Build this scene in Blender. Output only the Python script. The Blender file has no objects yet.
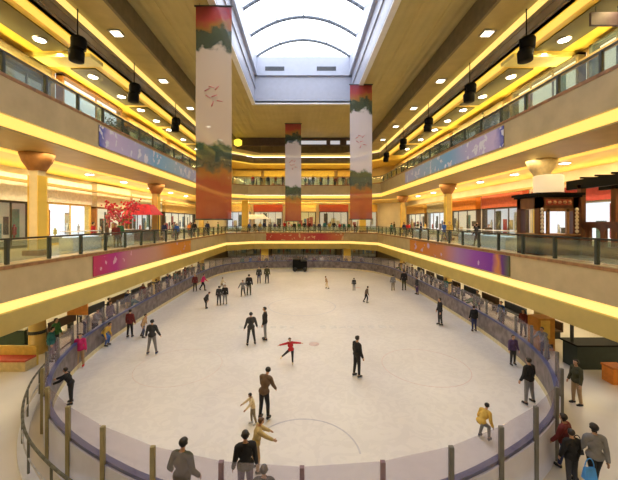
import bpy, bmesh, math, random
import numpy as np
from mathutils import Vector, Matrix
random.seed(7)
PI = math.pi
sc = bpy.context.scene
COL = sc.collection
EYE = 6.6
F = 320.0
CX, CY = 302.0, 222.0

def at(px, py, z=0.0):
    """ground position of something seen at a pixel, for laying out"""
    y = F * (EYE - z) / (py - CY)
    return ((px - CX) / F * y, y)

# ---------------------------------------------------------------- materials
def mat(name, col, rough=.5, metal=0.0, var=0.0, scale=3.0, bump=0.0, spec=.5, emit=None, estr=0.0, stretch=None, alpha=None):
    m = bpy.data.materials.new(name); m.use_nodes = True
    nt = m.node_tree; b = nt.nodes['Principled BSDF']
    b.inputs['Base Color'].default_value = (*col, 1)
    b.inputs['Roughness'].default_value = rough
    b.inputs['Metallic'].default_value = metal
    b.inputs['Specular IOR Level'].default_value = spec
    if var > 0 or bump > 0:
        tc = nt.nodes.new('ShaderNodeTexCoord'); mp = nt.nodes.new('ShaderNodeMapping')
        if stretch: mp.inputs['Scale'].default_value = stretch
        n = nt.nodes.new('ShaderNodeTexNoise'); n.inputs['Scale'].default_value = scale
        n.inputs['Detail'].default_value = 3
        nt.links.new(tc.outputs['Object'], mp.inputs['Vector']); nt.links.new(mp.outputs[0], n.inputs['Vector'])
        if var > 0:
            r = nt.nodes.new('ShaderNodeValToRGB')
            r.color_ramp.elements[0].position = .3; r.color_ramp.elements[1].position = .7
            r.color_ramp.elements[0].color = (*[max(0, c * (1 - var)) for c in col], 1)
            r.color_ramp.elements[1].color = (*[min(1, c * (1 + var)) for c in col], 1)
            nt.links.new(n.outputs['Fac'], r.inputs['Fac']); nt.links.new(r.outputs['Color'], b.inputs['Base Color'])
        if bump > 0:
            bp = nt.nodes.new('ShaderNodeBump'); bp.inputs['Strength'].default_value = bump; bp.inputs['Distance'].default_value = .03
            nt.links.new(n.outputs['Fac'], bp.inputs['Height']); nt.links.new(bp.outputs[0], b.inputs['Normal'])
    if emit:
        b.inputs['Emission Color'].default_value = (*emit, 1); b.inputs['Emission Strength'].default_value = estr
    return m

def glass_mat(name, tint, refl=.1, opac=.1, col=(.6, .7, .68)):
    m = bpy.data.materials.new(name); m.use_nodes = True
    nt = m.node_tree; nt.nodes.clear()
    o = nt.nodes.new('ShaderNodeOutputMaterial'); t = nt.nodes.new('ShaderNodeBsdfTransparent')
    g = nt.nodes.new('ShaderNodeBsdfGlossy'); d = nt.nodes.new('ShaderNodeBsdfDiffuse')
    m1 = nt.nodes.new('ShaderNodeMixShader'); m2 = nt.nodes.new('ShaderNodeMixShader')
    t.inputs['Color'].default_value = (*tint, 1); g.inputs['Roughness'].default_value = .08
    d.inputs['Color'].default_value = (*col, 1)
    m1.inputs[0].default_value = opac; m2.inputs[0].default_value = refl
    nt.links.new(t.outputs[0], m1.inputs[1]); nt.links.new(d.outputs[0], m1.inputs[2])
    nt.links.new(m1.outputs[0], m2.inputs[1]); nt.links.new(g.outputs[0], m2.inputs[2])
    nt.links.new(m2.outputs[0], o.inputs['Surface'])
    return m

def ramp_mat(name, axis, stops, noise=.4, nscale=2.0, rough=.6, transp=0.0, detail=4, const=False, nstretch=(1, 1, 1), blot=None):
    """colours laid out along one object axis, edges broken by noise"""
    m = bpy.data.materials.new(name); m.use_nodes = True
    nt = m.node_tree; b = nt.nodes['Principled BSDF']; b.inputs['Roughness'].default_value = rough
    tc = nt.nodes.new('ShaderNodeTexCoord'); sp = nt.nodes.new('ShaderNodeSeparateXYZ')
    nt.links.new(tc.outputs['Object'], sp.inputs[0])
    mp = nt.nodes.new('ShaderNodeMapping'); mp.inputs['Scale'].default_value = nstretch
    n = nt.nodes.new('ShaderNodeTexNoise'); n.inputs['Scale'].default_value = nscale; n.inputs['Detail'].default_value = detail
    nt.links.new(tc.outputs['Object'], mp.inputs[0]); nt.links.new(mp.outputs[0], n.inputs['Vector'])
    lo, hi = stops[0][0], stops[-1][0]
    a = nt.nodes.new('ShaderNodeMath'); a.operation = 'MULTIPLY_ADD'; a.inputs[1].default_value = noise * 2; a.inputs[2].default_value = -noise
    nt.links.new(n.outputs['Fac'], a.inputs[0])
    s = nt.nodes.new('ShaderNodeMath'); s.operation = 'ADD'
    nt.links.new(sp.outputs['XYZ'.index(axis)], s.inputs[0]); nt.links.new(a.outputs[0], s.inputs[1])
    mr = nt.nodes.new('ShaderNodeMapRange'); mr.inputs['From Min'].default_value = lo; mr.inputs['From Max'].default_value = hi
    nt.links.new(s.outputs[0], mr.inputs['Value'])
    r = nt.nodes.new('ShaderNodeValToRGB'); cr = r.color_ramp
    if const: cr.interpolation = 'CONSTANT'
    for i, (p, c) in enumerate(stops):
        q = (p - lo) / (hi - lo)
        if i == 0: e = cr.elements[0]; e.position = q
        elif i == len(stops) - 1: e = cr.elements[-1]; e.position = q
        else: e = cr.elements.new(q)
        e.color = (*c, 1)
    nt.links.new(mr.outputs[0], r.inputs['Fac'])
    outc = r.outputs['Color']
    if blot:
        for (bc, bs, thr) in blot:
            n2 = nt.nodes.new('ShaderNodeTexNoise'); n2.inputs['Scale'].default_value = bs; n2.inputs['Detail'].default_value = 5
            nt.links.new(mp.outputs[0], n2.inputs['Vector'])
            gt = nt.nodes.new('ShaderNodeMath'); gt.operation = 'GREATER_THAN'; gt.inputs[1].default_value = thr
            nt.links.new(n2.outputs['Fac'], gt.inputs[0])
            mx = nt.nodes.new('ShaderNodeMix'); mx.data_type = 'RGBA'
            nt.links.new(gt.outputs[0], mx.inputs[0]); nt.links.new(outc, mx.inputs[6]); mx.inputs[7].default_value = (*bc, 1)
            outc = mx.outputs[2]
    nt.links.new(outc, b.inputs['Base Color'])
    if transp > 0:
        out = nt.nodes['Material Output']; t = nt.nodes.new('ShaderNodeBsdfTransparent'); ms = nt.nodes.new('ShaderNodeMixShader')
        tl = nt.nodes.new('ShaderNodeBsdfTranslucent'); nt.links.new(outc, tl.inputs['Color'])
        m0 = nt.nodes.new('ShaderNodeMixShader'); m0.inputs[0].default_value = .35
        nt.links.new(b.outputs[0], m0.inputs[1]); nt.links.new(tl.outputs[0], m0.inputs[2])
        ms.inputs[0].default_value = transp
        nt.links.new(m0.outputs[0], ms.inputs[1]); nt.links.new(t.outputs[0], ms.inputs[2]); nt.links.new(ms.outputs[0], out.inputs['Surface'])
    return m

_M = {}
def C(col, rough=.6, var=.12):
    k = (tuple(round(c, 3) for c in col), rough)
    if k not in _M: _M[k] = mat('paint_%d' % len(_M), col, rough, var=var, scale=6)
    return _M[k]

TAN = mat('fascia_tan', (.50, .40, .22), .35, var=.10, scale=1.2)
GOLDLOW = mat('gold_bulkhead', (.50, .39, .11), .35, var=.10, scale=1.0)
GOLD = mat('gold_ceiling', (.86, .62, .12), .30, var=.08, scale=.8)
BROWN = mat('brown_soffit', (.40, .28, .10), .4, var=.1, scale=1.0)
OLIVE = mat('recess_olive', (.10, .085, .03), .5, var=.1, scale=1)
WHITE = mat('white_paint', (.78, .79, .82), .4, var=.04)
CREAM = mat('cream_paint', (.78, .70, .52), .4, var=.05)
FLOORM = mat('polished_floor', (.66, .56, .40), .22, var=.10, scale=.5)
FLOORG = mat('polished_ground', (.72, .67, .60), .25, var=.10, scale=.35)
DARK = mat('dark_metal', (.035, .037, .035), .35, metal=.3, var=.1)
POSTM = mat('green_grey_post', (.045, .055, .045), .4, metal=.2, var=.1)
BLACK = mat('black_metal', (.003, .003, .0035), .6, spec=.15, var=.2)
STEEL = mat('brushed_steel', (.55, .56, .58), .3, metal=.8, var=.05, scale=30)
WOOD = mat('dark_red_wood', (.13, .045, .018), .35, var=.35, scale=4, stretch=(1, 1, .2))
WOODL = mat('brown_wood', (.30, .15, .06), .4, var=.3, scale=4, stretch=(1, 1, .2))
GLASS = glass_mat('rail_glass', (.80, .88, .86), .12, .10, (.35, .45, .43))
RINKG = glass_mat('rink_glass', (.90, .89, .94), .05, .10, (.55, .50, .60))
SHOPG = glass_mat('shop_glass', (.92, .95, .96), .06, .02)
SKYG = glass_mat('skylight_glass', (.96, .97, .99), .03, .02, (.8, .8, .85))
CABLE = mat('cable', (.1, .1, .1), .5, var=.1)

def emat(name, col, s):
    return mat(name, (.30, .28, .24), .5, emit=col, estr=s)
STRIP = emat('cove_strip', (1, .60, .07), 1.15)
STRIP2 = emat('cove_strip_pale', (1, .68, .16), 1.12)
STRIP3 = emat('cove_strip_soft', (1, .60, .06), .95)
LAMPW = emat('downlight_lens', (1, .93, .75), 14)
LAMPB = emat('panel_light', (1, .9, .7), 5)

# main ceiling: thin boards running along the hall
def ceiling_mat():
    m = mat('slatted_ceiling', (.46, .39, .17), .5, var=.08, scale=.7)
    nt = m.node_tree; b = nt.nodes['Principled BSDF']
    tc = nt.nodes.new('ShaderNodeTexCoord'); w = nt.nodes.new('ShaderNodeTexWave'); w.bands_direction = 'X'
    w.inputs['Scale'].default_value = .6; w.inputs['Distortion'].default_value = 0
    nt.links.new(tc.outputs['Object'], w.inputs['Vector'])
    bp = nt.nodes.new('ShaderNodeBump'); bp.inputs['Strength'].default_value = .5; bp.inputs['Distance'].default_value = .05
    nt.links.new(w.outputs['Fac'], bp.inputs['Height']); nt.links.new(bp.outputs[0], b.inputs['Normal'])
    return m
CEIL = ceiling_mat()

def ice_mat():
    m = bpy.data.materials.new('ice'); m.use_nodes = True
    nt = m.node_tree; b = nt.nodes['Principled BSDF']
    tc = nt.nodes.new('ShaderNodeTexCoord')
    n = nt.nodes.new('ShaderNodeTexNoise'); n.inputs['Scale'].default_value = .25; n.inputs['Detail'].default_value = 6
    nt.links.new(tc.outputs['Object'], n.inputs['Vector'])
    r = nt.nodes.new('ShaderNodeValToRGB'); r.color_ramp.elements[0].position = .3; r.color_ramp.elements[1].position = .7
    r.color_ramp.elements[0].color = (.70, .68, .67, 1); r.color_ramp.elements[1].color = (.80, .785, .78, 1)
    nt.links.new(n.outputs['Fac'], r.inputs['Fac'])
    # scratched marks from skates
    n2 = nt.nodes.new('ShaderNodeTexNoise'); n2.inputs['Scale'].default_value = 1.6; n2.inputs['Detail'].default_value = 8; n2.inputs['Distortion'].default_value = 2.5
    nt.links.new(tc.outputs['Object'], n2.inputs['Vector'])
    r2 = nt.nodes.new('ShaderNodeValToRGB'); r2.color_ramp.elements[0].position = .48; r2.color_ramp.elements[1].position = .52
    r2.color_ramp.elements[0].color = (1, 1, 1, 1); r2.color_ramp.elements[1].color = (.95, .95, .955, 1)
    nt.links.new(n2.outputs['Fac'], r2.inputs['Fac'])
    mx = nt.nodes.new('ShaderNodeMix'); mx.data_type = 'RGBA'; mx.blend_type = 'MULTIPLY'; mx.inputs[0].default_value = 1
    nt.links.new(r.outputs['Color'], mx.inputs[6]); nt.links.new(r2.outputs['Color'], mx.inputs[7])
    nt.links.new(mx.outputs[2], b.inputs['Base Color'])
    b.inputs['Roughness'].default_value = .42; b.inputs['Specular IOR Level'].default_value = .35
    return m
ICE = ice_mat()

# ---------------------------------------------------------------- mesh helpers
class MB:
    def __init__(s): s.v = []; s.f = []; s.mi = []; s.sm = []
    def add(s, vs, fs, mi=0, smooth=False):
        o = len(s.v); s.v += [tuple(v) for v in vs]
        for f in fs: s.f.append(tuple(i + o for i in f)); s.mi.append(mi); s.sm.append(smooth)
        return s
    def box(s, x0, x1, y0, y1, z0, z1, mi=0):
        if x0 > x1: x0, x1 = x1, x0
        if y0 > y1: y0, y1 = y1, y0
        if z0 > z1: z0, z1 = z1, z0
        v = [(x0, y0, z0), (x1, y0, z0), (x1, y1, z0), (x0, y1, z0), (x0, y0, z1), (x1, y0, z1), (x1, y1, z1), (x0, y1, z1)]
        return s.add(v, [(0, 3, 2, 1), (4, 5, 6, 7), (0, 1, 5, 4), (1, 2, 6, 5), (2, 3, 7, 6), (3, 0, 4, 7)], mi)
    def bar(s, a, b, r, n=8, r2=None, mi=0, cap=True):
        a = Vector(a); b = Vector(b); d = (b - a)
        if d.length < 1e-6: return s
        d.normalize(); up = Vector((0, 0, 1)) if abs(d.z) < .9 else Vector((1, 0, 0))
        u = d.cross(up).normalized(); w = d.cross(u)
        r2 = r if r2 is None else r2; vs = []
        for p, rr in ((a, r), (b, r2)):
            for i in range(n):
                t = 2 * PI * i / n; vs.append(p + u * math.cos(t) * rr + w * math.sin(t) * rr)
        fs = [(i, (i + 1) % n, n + (i + 1) % n, n + i) for i in range(n)]
        if cap: fs += [tuple(range(n))[::-1], tuple(range(n, 2 * n))]
        return s.add(vs, fs, mi, True)
    def lathe(s, prof, c=(0, 0, 0), n=16, mi=0):
        vs = []; fs = []
        for (r, z) in prof:
            for i in range(n):
                t = 2 * PI * i / n; vs.append((c[0] + r * math.cos(t), c[1] + r * math.sin(t), c[2] + z))
        for k in range(len(prof) - 1):
            for i in range(n):
                j = (i + 1) % n; fs.append((k * n + i, k * n + j, (k + 1) * n + j, (k + 1) * n + i))
        fs.append(tuple(range(n))[::-1]); fs.append(tuple(range((len(prof) - 1) * n, len(prof) * n)))
        return s.add(vs, fs, mi, True)
    def sweep(s, path, prof, closed=True, mi=0, capends=True):
        """prof: closed polygon of (offset outward, z) carried along a plan path"""
        n = len(path); m = len(prof); vs = []
        offs = mitre(path, closed)
        for i, (x, y) in enumerate(path):
            ox, oy = offs[i]
            for (o, z) in prof: vs.append((x + ox * o, y + oy * o, z))
        fs = []
        for i in range(n if closed else n - 1):
            j = (i + 1) % n
            for k in range(m):
                l = (k + 1) % m; fs.append((i * m + k, i * m + l, j * m + l, j * m + k))
        if not closed and capends:
            fs.append(tuple(range(m))); fs.append(tuple(range((n - 1) * m, n * m))[::-1])
        return s.add(vs, fs, mi)
    def build(s, name, m, parent=None):
        me = bpy.data.meshes.new(name); me.from_pydata(s.v, [], s.f); me.update()
        for mm in (m if isinstance(m, (list, tuple)) else [m]): me.materials.append(mm)
        for i, p in enumerate(me.polygons): p.material_index = s.mi[i]; p.use_smooth = s.sm[i]
        bm = bmesh.new(); bm.from_mesh(me); bmesh.ops.recalc_face_normals(bm, faces=bm.faces); bm.to_mesh(me); bm.free()
        o = bpy.data.objects.new(name, me); COL.objects.link(o)
        if parent: o.parent = parent
        return o

def mitre(path, closed):
    n = len(path); out = []
    def nrm(a, b):
        dx, dy = b[0] - a[0], b[1] - a[1]; l = math.hypot(dx, dy) or 1; return (dy / l, -dx / l)
    for i in range(n):
        p = path[i - 1] if (closed or i > 0) else None
        q = path[(i + 1) % n] if (closed or i < n - 1) else None
        n1 = nrm(p, path[i]) if p else None; n2 = nrm(path[i], q) if q else None
        if n1 is None: out.append(n2); continue
        if n2 is None: out.append(n1); continue
        bx, by = n1[0] + n2[0], n1[1] + n2[1]; d = bx * n1[0] + by * n1[1]
        out.append((bx / d, by / d))
    return out

def tag(o, label, cat, group=None, kind=None):
    if label: o['label'] = label
    if cat: o['category'] = cat
    if group: o['group'] = group
    if kind: o['kind'] = kind
    return o
def struct(o): o['kind'] = 'structure'; return o
def empty(name, loc=(0, 0, 0), rz=0):
    o = bpy.data.objects.new(name, None); COL.objects.link(o); o.location = loc; o.rotation_euler = (0, 0, rz); o.empty_display_size = .2
    return o
def dup(root, loc=None, rz=None):
    r = root.copy(); COL.objects.link(r)
    if loc is not None: r.location = loc
    if rz is not None: r.rotation_euler = (0, 0, rz)
    for ch in list(root.children):
        c = ch.copy(); COL.objects.link(c); c.parent = r
        for g in ch.children:
            d = g.copy(); COL.objects.link(d); d.parent = c
    return r

def loop(xh, y0, y1, ch):
    return [(-xh, y0), (xh, y0), (xh, y1 - ch), (xh - ch, y1), (-xh + ch, y1), (-xh, y1 - ch)]
def ring(mb, inner, outer, z0, z1, mi=0):
    n = len(inner); vs = [(x, y, z) for z in (z0, z1) for pth in (inner, outer) for (x, y) in pth]
    fs = []
    for i in range(n):
        j = (i + 1) % n
        fs += [(i, j, n + j, n + i), (2 * n + i, 2 * n + j, 3 * n + j, 3 * n + i), (i, j, 2 * n + j, 2 * n + i), (n + i, n + j, 3 * n + j, 3 * n + i)]
    return mb.add(vs, fs, mi)

# ---------------------------------------------------------------- the hall
Z1, Z2, Z3 = 4.93, 12.05, 16.5
P1 = loop(11.0, .5, 50.0, 3.5)
P2 = loop(11.0, .5, 47.6, 3.0)
P3 = loop(12.1, .5, 54.0, 4.0)
W0 = loop(18.0, -9, 60, 4); W1 = loop(18.5, -9, 60, 4); W2 = loop(16.2, -9, 60, 4); WX = loop(20.5, -9.5, 60.5, 4)

m = MB(); m.box(-22, 22, -11, 62, -.3, 0); struct(m.build('floor', FLOORG))
m = MB(); ring(m, loop(11.02, .48, 50.02, 3.5), WX, 4.55, Z1); struct(m.build('floor', FLOORM))
m = MB(); ring(m, loop(11.02, .48, 47.62, 3.0), WX, 11.7, Z2); struct(m.build('floor', FLOORM))
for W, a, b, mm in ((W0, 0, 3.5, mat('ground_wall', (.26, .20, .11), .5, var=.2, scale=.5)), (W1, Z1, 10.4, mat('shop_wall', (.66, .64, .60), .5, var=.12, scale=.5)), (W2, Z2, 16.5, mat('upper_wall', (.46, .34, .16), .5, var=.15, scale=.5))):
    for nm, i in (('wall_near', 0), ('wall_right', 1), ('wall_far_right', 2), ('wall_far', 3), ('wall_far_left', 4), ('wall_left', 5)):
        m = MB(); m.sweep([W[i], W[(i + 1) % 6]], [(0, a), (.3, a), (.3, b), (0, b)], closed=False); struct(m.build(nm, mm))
# fascias
m = MB(); m.sweep(P1, [(0, Z1 + .06), (.3, Z1 + .06), (.3, 3.62), (0, 3.62)]); struct(m.build('trim_1', TAN))
m = MB(); m.sweep(P1, [(.0, 3.2), (.25, 3.2), (.25, 2.4), (0, 2.4)]); m.sweep(P1, [(.26, 3.62), (.32, 3.62), (.32, 2.45), (.26, 2.45)]); struct(m.build('trim_2', GOLDLOW))
m = MB(); m.sweep(P1, [(-.03, Z1 + .03), (.02, Z1 + .03), (.02, Z1 - .1), (-.03, Z1 - .1)]); struct(m.build('trim_3', WOODL))
m = MB(); m.sweep(P2, [(0, Z2 + .06), (.3, Z2 + .06), (.3, 10.62), (0, 10.62)]); struct(m.build('trim_4', TAN))
m = MB(); m.sweep(P2, [(-.03, Z2 + .05), (.02, Z2 + .05), (.02, Z2 - .08), (-.03, Z2 - .08)]); struct(m.build('trim_5', WOODL))
for i, (W, z) in enumerate(((loop(17.3, .5, 58.8, 4), 9.1), (loop(15.4, .5, 58.8, 4), 15.42))):  # made-up troughs, there only to carry the added ceiling uplights
    m = MB(); m.sweep([W[5], W[0]], [(0, z), (.35, z), (.35, z + .06), (.05, z + .06), (.05, z + .16), (0, z + .16)], closed=False); struct(m.build('trim_%d' % (9 + 2 * i), BROWN))
    m = MB(); m.sweep([W[1], W[2]], [(0, z), (.35, z), (.35, z + .06), (.05, z + .06), (.05, z + .16), (0, z + .16)], closed=False); struct(m.build('trim_%d' % (10 + 2 * i), BROWN))
# ceilings under each floor
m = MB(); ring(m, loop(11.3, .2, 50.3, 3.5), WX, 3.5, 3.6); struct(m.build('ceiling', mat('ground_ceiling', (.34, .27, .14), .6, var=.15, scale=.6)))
m = MB(); ring(m, loop(11.0, .5, 47.6, 3), loop(13.9, -2.4, 50.5, 3.5), 10.05, 10.12); struct(m.build('ceiling', BROWN))
m = MB(); ring(m, loop(13.9, -2.4, 50.5, 3.5), WX, 10.12, 10.2)
struct(m.build('ceiling', GOLD))
m = MB(); ring(m, loop(12.1, .5, 54, 4), WX, 16.5, 16.6); struct(m.build('ceiling', GOLD))
m = MB(); m.sweep(P3, [(0, 17.5), (.15, 17.5), (.15, 16.5), (0, 16.5)]); m.sweep(P3, [(-.06, 16.9), (0, 16.9), (0, 16.75), (-.06, 16.75)])
m.sweep(P3, [(-.06, 17.3), (0, 17.3), (0, 17.2), (-.06, 17.2)]); struct(m.build('trim_6', mat('grey_bulkhead', (.30, .25, .17), .4, var=.15, scale=1.5)))
m = MB(); ring(m, loop(10.0, 2.6, 51.9, 3.3), loop(12.3, .3, 54.2, 4.1), 17.85, 17.95); struct(m.build('ceiling', mat('upper_soffit', (.42, .34, .14), .4, var=.1, scale=1)))
m = MB(); ring(m, loop(9.85, 2.75, 51.75, 3.25), loop(10.02, 2.58, 51.92, 3.3), 17.75, 19.15); struct(m.build('trim_7', mat('dark_groove', (.16, .13, .07), .5, var=.2, scale=2)))
# main ceiling with the skylight opening
SX0, SX1, SY0, SY1 = -4.95, 5.2, 2.0, 33.6
m = MB(); m.box(-10.1, SX0, 2.5, 52, 19.1, 19.3); m.box(SX1, 10.1, 2.5, 52, 19.1, 19.3); m.box(SX0, SX1, SY1, 52, 19.1, 19.3); m.box(-10.1, 10.1, 0, 2.6, 19.1, 19.3)
for x in (-8.4, -6.7, 6.9, 8.5): m.box(x - .03, x + .03, 2.6, 52, 19.06, 19.1)
struct(m.build('ceiling', CEIL))
m = MB(); m.box(-20.5, 20.5, -9.5, 0, 16.6, 19.3); m.box(-20.5, -12.3, 0, 60.5, 19.1, 19.3); m.box(12.3, 20.5, 0, 60.5, 19.1, 19.3); m.box(-12.3, 12.3, 54.2, 60.5, 19.1, 19.3)
m.box(-12.3, -10, 0, 54.2, 19.1, 19.3); m.box(10, 12.3, 0, 54.2, 19.1, 19.3); m.box(-12, 12, 52, 54.2, 19.1, 19.3)
struct(m.build('ceiling', BROWN))
# skylight
sk = empty('skylight', (0, 18, 19.1)); struct(sk); sk.name = 'window_1'
def skp(mb, name, mm): o = mb.build(name, mm, sk); o.matrix_parent_inverse = Matrix.Translation((0, -18, -19.1)); return o
m = MB()
zt = 22.3
m.box(SX0 - .12, SX0, SY0, SY1, 19.0, zt); m.box(SX1, SX1 + .12, SY0, SY1, 19.0, zt); m.box(SX0 - .12, SX1 + .12, SY1, SY1 + .12, 19.0, zt); m.box(SX0 - .12, SX1 + .12, SY0 - .12, SY0, 19, zt)
for x, sgn in ((SX0, 1), (SX1, -1)): m.box(x, x + sgn * .10, SY0, SY1, 20.6, 20.72)
skp(m, 'shaft_wall', mat('skylight_shaft', (.36, .38, .46), .4, var=.04))
m = MB(); m.box(SX0 - .35, SX0 + .05, SY0 - .3, SY1 + .3, 18.98, 19.1); m.box(SX1 - .05, SX1 + .35, SY0 - .3, SY1 + .3, 18.98, 19.1); m.box(SX0, SX1, SY1 - .05, SY1 + .3, 18.98, 19.1)
skp(m, 'opening_trim', WHITE)
m = MB(); m.box(SX0 - .1, SX0 + .28, SY0, SY1, 21.9, 22.1); m.box(SX1 - .28, SX1 + .1, SY0, SY1, 21.9, 22.1); m.box(SX0, SX1, SY1 - .25, SY1 + .1, 21.9, 22.1)
m.box(SX0, SX1, SY1 - .12, SY1, 22.1, 23.9); m.box(SX0 - .1, SX0 + .2, SY0, SY1, 22.1, 23.9); m.box(SX1 - .2, SX1 + .1, SY0, SY1, 22.1, 23.9)
skp(m, 'clerestory', mat('clerestory_grey', (.42, .45, .54), .4, var=.03))
for x in (-2.85, 2.55):
    m = MB()
    for k in range(4): m.box(x - 1.0, x + 1.0, SY1 - .18, SY1 - .11, 22.45 + k * .11, 22.52 + k * .11)
    skp(m, 'vent_grille', mat('vent_dark', (.08, .09, .10), .5, var=.1))
XC = (SX0 + SX1) / 2; HW = (SX1 - SX0) / 2 - .15
def arch_pt(t): # t -1..1
    return (XC + HW * t, 23.9 + 1.75 * (1 - t * t))
yr = SY1 - .1; RIBM = mat('rib_grey', (.12, .14, .17), .5, metal=.2, var=.05)
k = 0
while yr > SY0:
    m = MB(); N = 20
    for i in range(N):
        a = arch_pt(-1 + 2 * i / N); b = arch_pt(-1 + 2 * (i + 1) / N); m.bar((a[0], yr, a[1]), (b[0], yr, b[1]), .14, 6)
    skp(m, 'arch_rib', RIBM); yr -= 3.75; k += 1
for t in (-.5, 0, .5):
    m = MB(); a = arch_pt(t); m.bar((a[0], SY0, a[1] + .05), (a[0], SY1, a[1] + .05), .06, 6); skp(m, 'purlin', STEEL)
m = MB(); N = 20
vs = []; fs = []
for i in range(N + 1):
    a = arch_pt(-1 + 2 * i / N); vs += [(a[0], SY0, a[1] + .1), (a[0], SY1, a[1] + .1)]
for i in range(N): fs.append((2 * i, 2 * i + 1, 2 * i + 3, 2 * i + 2))
m.add(vs, fs); skp(m, 'glass_vault', SKYG)

# dark bulkhead with pale windows at the far end of the ceiling
m = MB(); m.box(-9.4, 9.4, 47.4, 47.7, 17.9, 19.1); bh = m.build('trim_8', mat('dark_bulkhead', (.07, .045, .035), .5, var=.2)); struct(bh)
for x0, x1 in ((-2.2, 3.6), (4.2, 5.6), (6.6, 8.6)):
    m = MB(); m.box(x0, x1, 47.32, 47.4, 18.1, 18.62); o = m.build('window', emat('far_window_%d' % int(x0), (.8, .82, .9), .55)); struct(o); o.parent = bh

# ---------------------------------------------------------------- long light strips
def strip(name, path, prof, mm, label):
    m = MB(); m.sweep(path, prof); o = m.build(name, mm); tag(o, label, 'light', 'strip lights round the atrium'); return o
strip('cove_light', P1, [(.05, 3.58), (.24, 3.58), (.24, 3.24), (.05, 3.24)], STRIP2, 'long yellow strip light in the lowest balcony edge just above the ice')
strip('cove_light', P2, [(.03, 10.58), (.28, 10.58), (.28, 10.14), (.03, 10.14)], STRIP, 'long yellow strip light along the bottom edge of the upper balcony')
strip('cove_light', loop(14.0, -2.5, 50.6, 3.5), [(0, 10.04), (.6, 10.04), (.6, 10.11), (0, 10.11)], STRIP3, 'soft yellow light line set in the golden ceiling over the lower gallery')
strip('cove_light', P3, [(-.12, 17.84), (.12, 17.84), (.12, 17.58), (-.12, 17.58)], STRIP2, 'bright pale strip light highest up around the main ceiling edge')
strip('cove_light', loop(12.2, .4, 54.1, 4), [(.08, 16.42), (.6, 16.42), (.6, 16.49), (.08, 16.49)], STRIP3, 'golden strip light at the inner edge of the upper gallery ceiling')

# ---------------------------------------------------------------- ceiling fixtures
def disc_light(r, lens, name='ceiling_light'):
    e = empty(name); m = MB(); m.lathe([(r * 1.3, 0), (r * 1.3, -.04), (r, -.05), (r, 0)]); m.build('rim', WHITE, e)
    m = MB(); m.lathe([(r, -.01), (r, -.06), (r * .6, -.07)]); m.build('lens', lens, e); return e
d0 = disc_light(.26, LAMPW); used = [0]
def put_light(x, y, z, label, grp):
    e = d0 if not used[0] else dup(d0)
    used[0] = 1; e.location = (x, y, z); tag(e, label, 'light', grp); return e
ordn = ['nearest', 'second nearest', 'third nearest', 'fourth nearest', 'fifth nearest', 'sixth nearest', 'seventh nearest', 'eighth nearest', 'ninth nearest', 'tenth nearest', 'eleventh nearest', 'twelfth nearest']
for s, sd in ((-1, 'left'), (1, 'right')):
    for k, y in enumerate((12.6, 17.2, 21.6, 25, 28, 31, 34, 38, 43)):
        put_light(s * 14.1, y, 16.42, f'{ordn[k]} round downlight in the {sd} upper gallery ceiling', f'{sd} upper gallery downlights')
    for k, y in enumerate((14.5, 19, 23.5, 28, 33, 38, 43)):
        put_light(s * 15.6, y, 10.12, f'{ordn[k]} round downlight in the {sd} lower gallery golden ceiling', f'{sd} lower gallery downlights')
    # dark recessed panels between the golden ribs
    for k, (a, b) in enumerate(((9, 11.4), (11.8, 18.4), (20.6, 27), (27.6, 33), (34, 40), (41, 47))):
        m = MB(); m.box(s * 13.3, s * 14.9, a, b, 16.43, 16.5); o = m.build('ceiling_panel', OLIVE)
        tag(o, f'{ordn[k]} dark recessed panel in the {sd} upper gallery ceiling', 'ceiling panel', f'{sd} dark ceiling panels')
    # yellow cross beam
    m = MB(); m.box(s * 12.3, s * 16.2, 18.6, 19.8, 16.2, 16.5); o = m.build('ceiling_beam', mat('pale_beam', (.85, .78, .30), .4, var=.05)); tag(o, f'pale yellow beam across the {sd} upper gallery ceiling', 'beam')
    # square lights in the soffit
    for k, y in enumerate((12.5, 19.0, 25.4, 31.5, 37.5, 43.5)):
        e = empty('square_light', (s * 11.0, y, 17.85)); m = MB(); m.box(-.34, .34, -.34, .34, -.08, 0); m.build('housing', STEEL, e)
        m = MB(); m.box(-.25, .25, -.25, .25, -.11, -.08); m.build('lens', LAMPB, e)
        tag(e, f'{ordn[k]} square lamp under the ceiling edge on the {sd} side', 'light', f'{sd} square ceiling lamps')
# black twin spotlights hanging on short rods
def twin_spot():
    e = empty('twin_spotlight')
    m = MB(); m.bar((0, 0, 0), (0, 0, 1.5), .03); m.build('rod', BLACK, e)
    for k, z in enumerate((-.02, -.66)):
        m = MB(); m.lathe([(.25, -.64), (.35, -.6), (.38, -.12), (.32, 0), (.15, .04)], (0.06 * (-1) ** k, 0, z)); m.build('drum', BLACK, e)
    m = MB(); m.box(-.2, .2, -.05, .05, -.1, .02); m.box(-.36, -.3, -.04, .04, -1.1, -.1); m.box(-.36, .36, -.04, .04, -.68, -.62); m.build('bracket', BLACK, e)
    return e
ts = twin_spot(); first = True
for s, sd in ((-1, 'left'), (1, 'right')):
    for k, y in enumerate((16.9, 22.6, 30, 37.5, 45)):
        e = ts if first else dup(ts); first = False
        e.location = (s * 11.85, y, 16.35); tag(e, f'{ordn[k]} black twin drum spotlight hanging on the {sd} side', 'spotlight', f'{sd} hanging spotlights')

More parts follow.
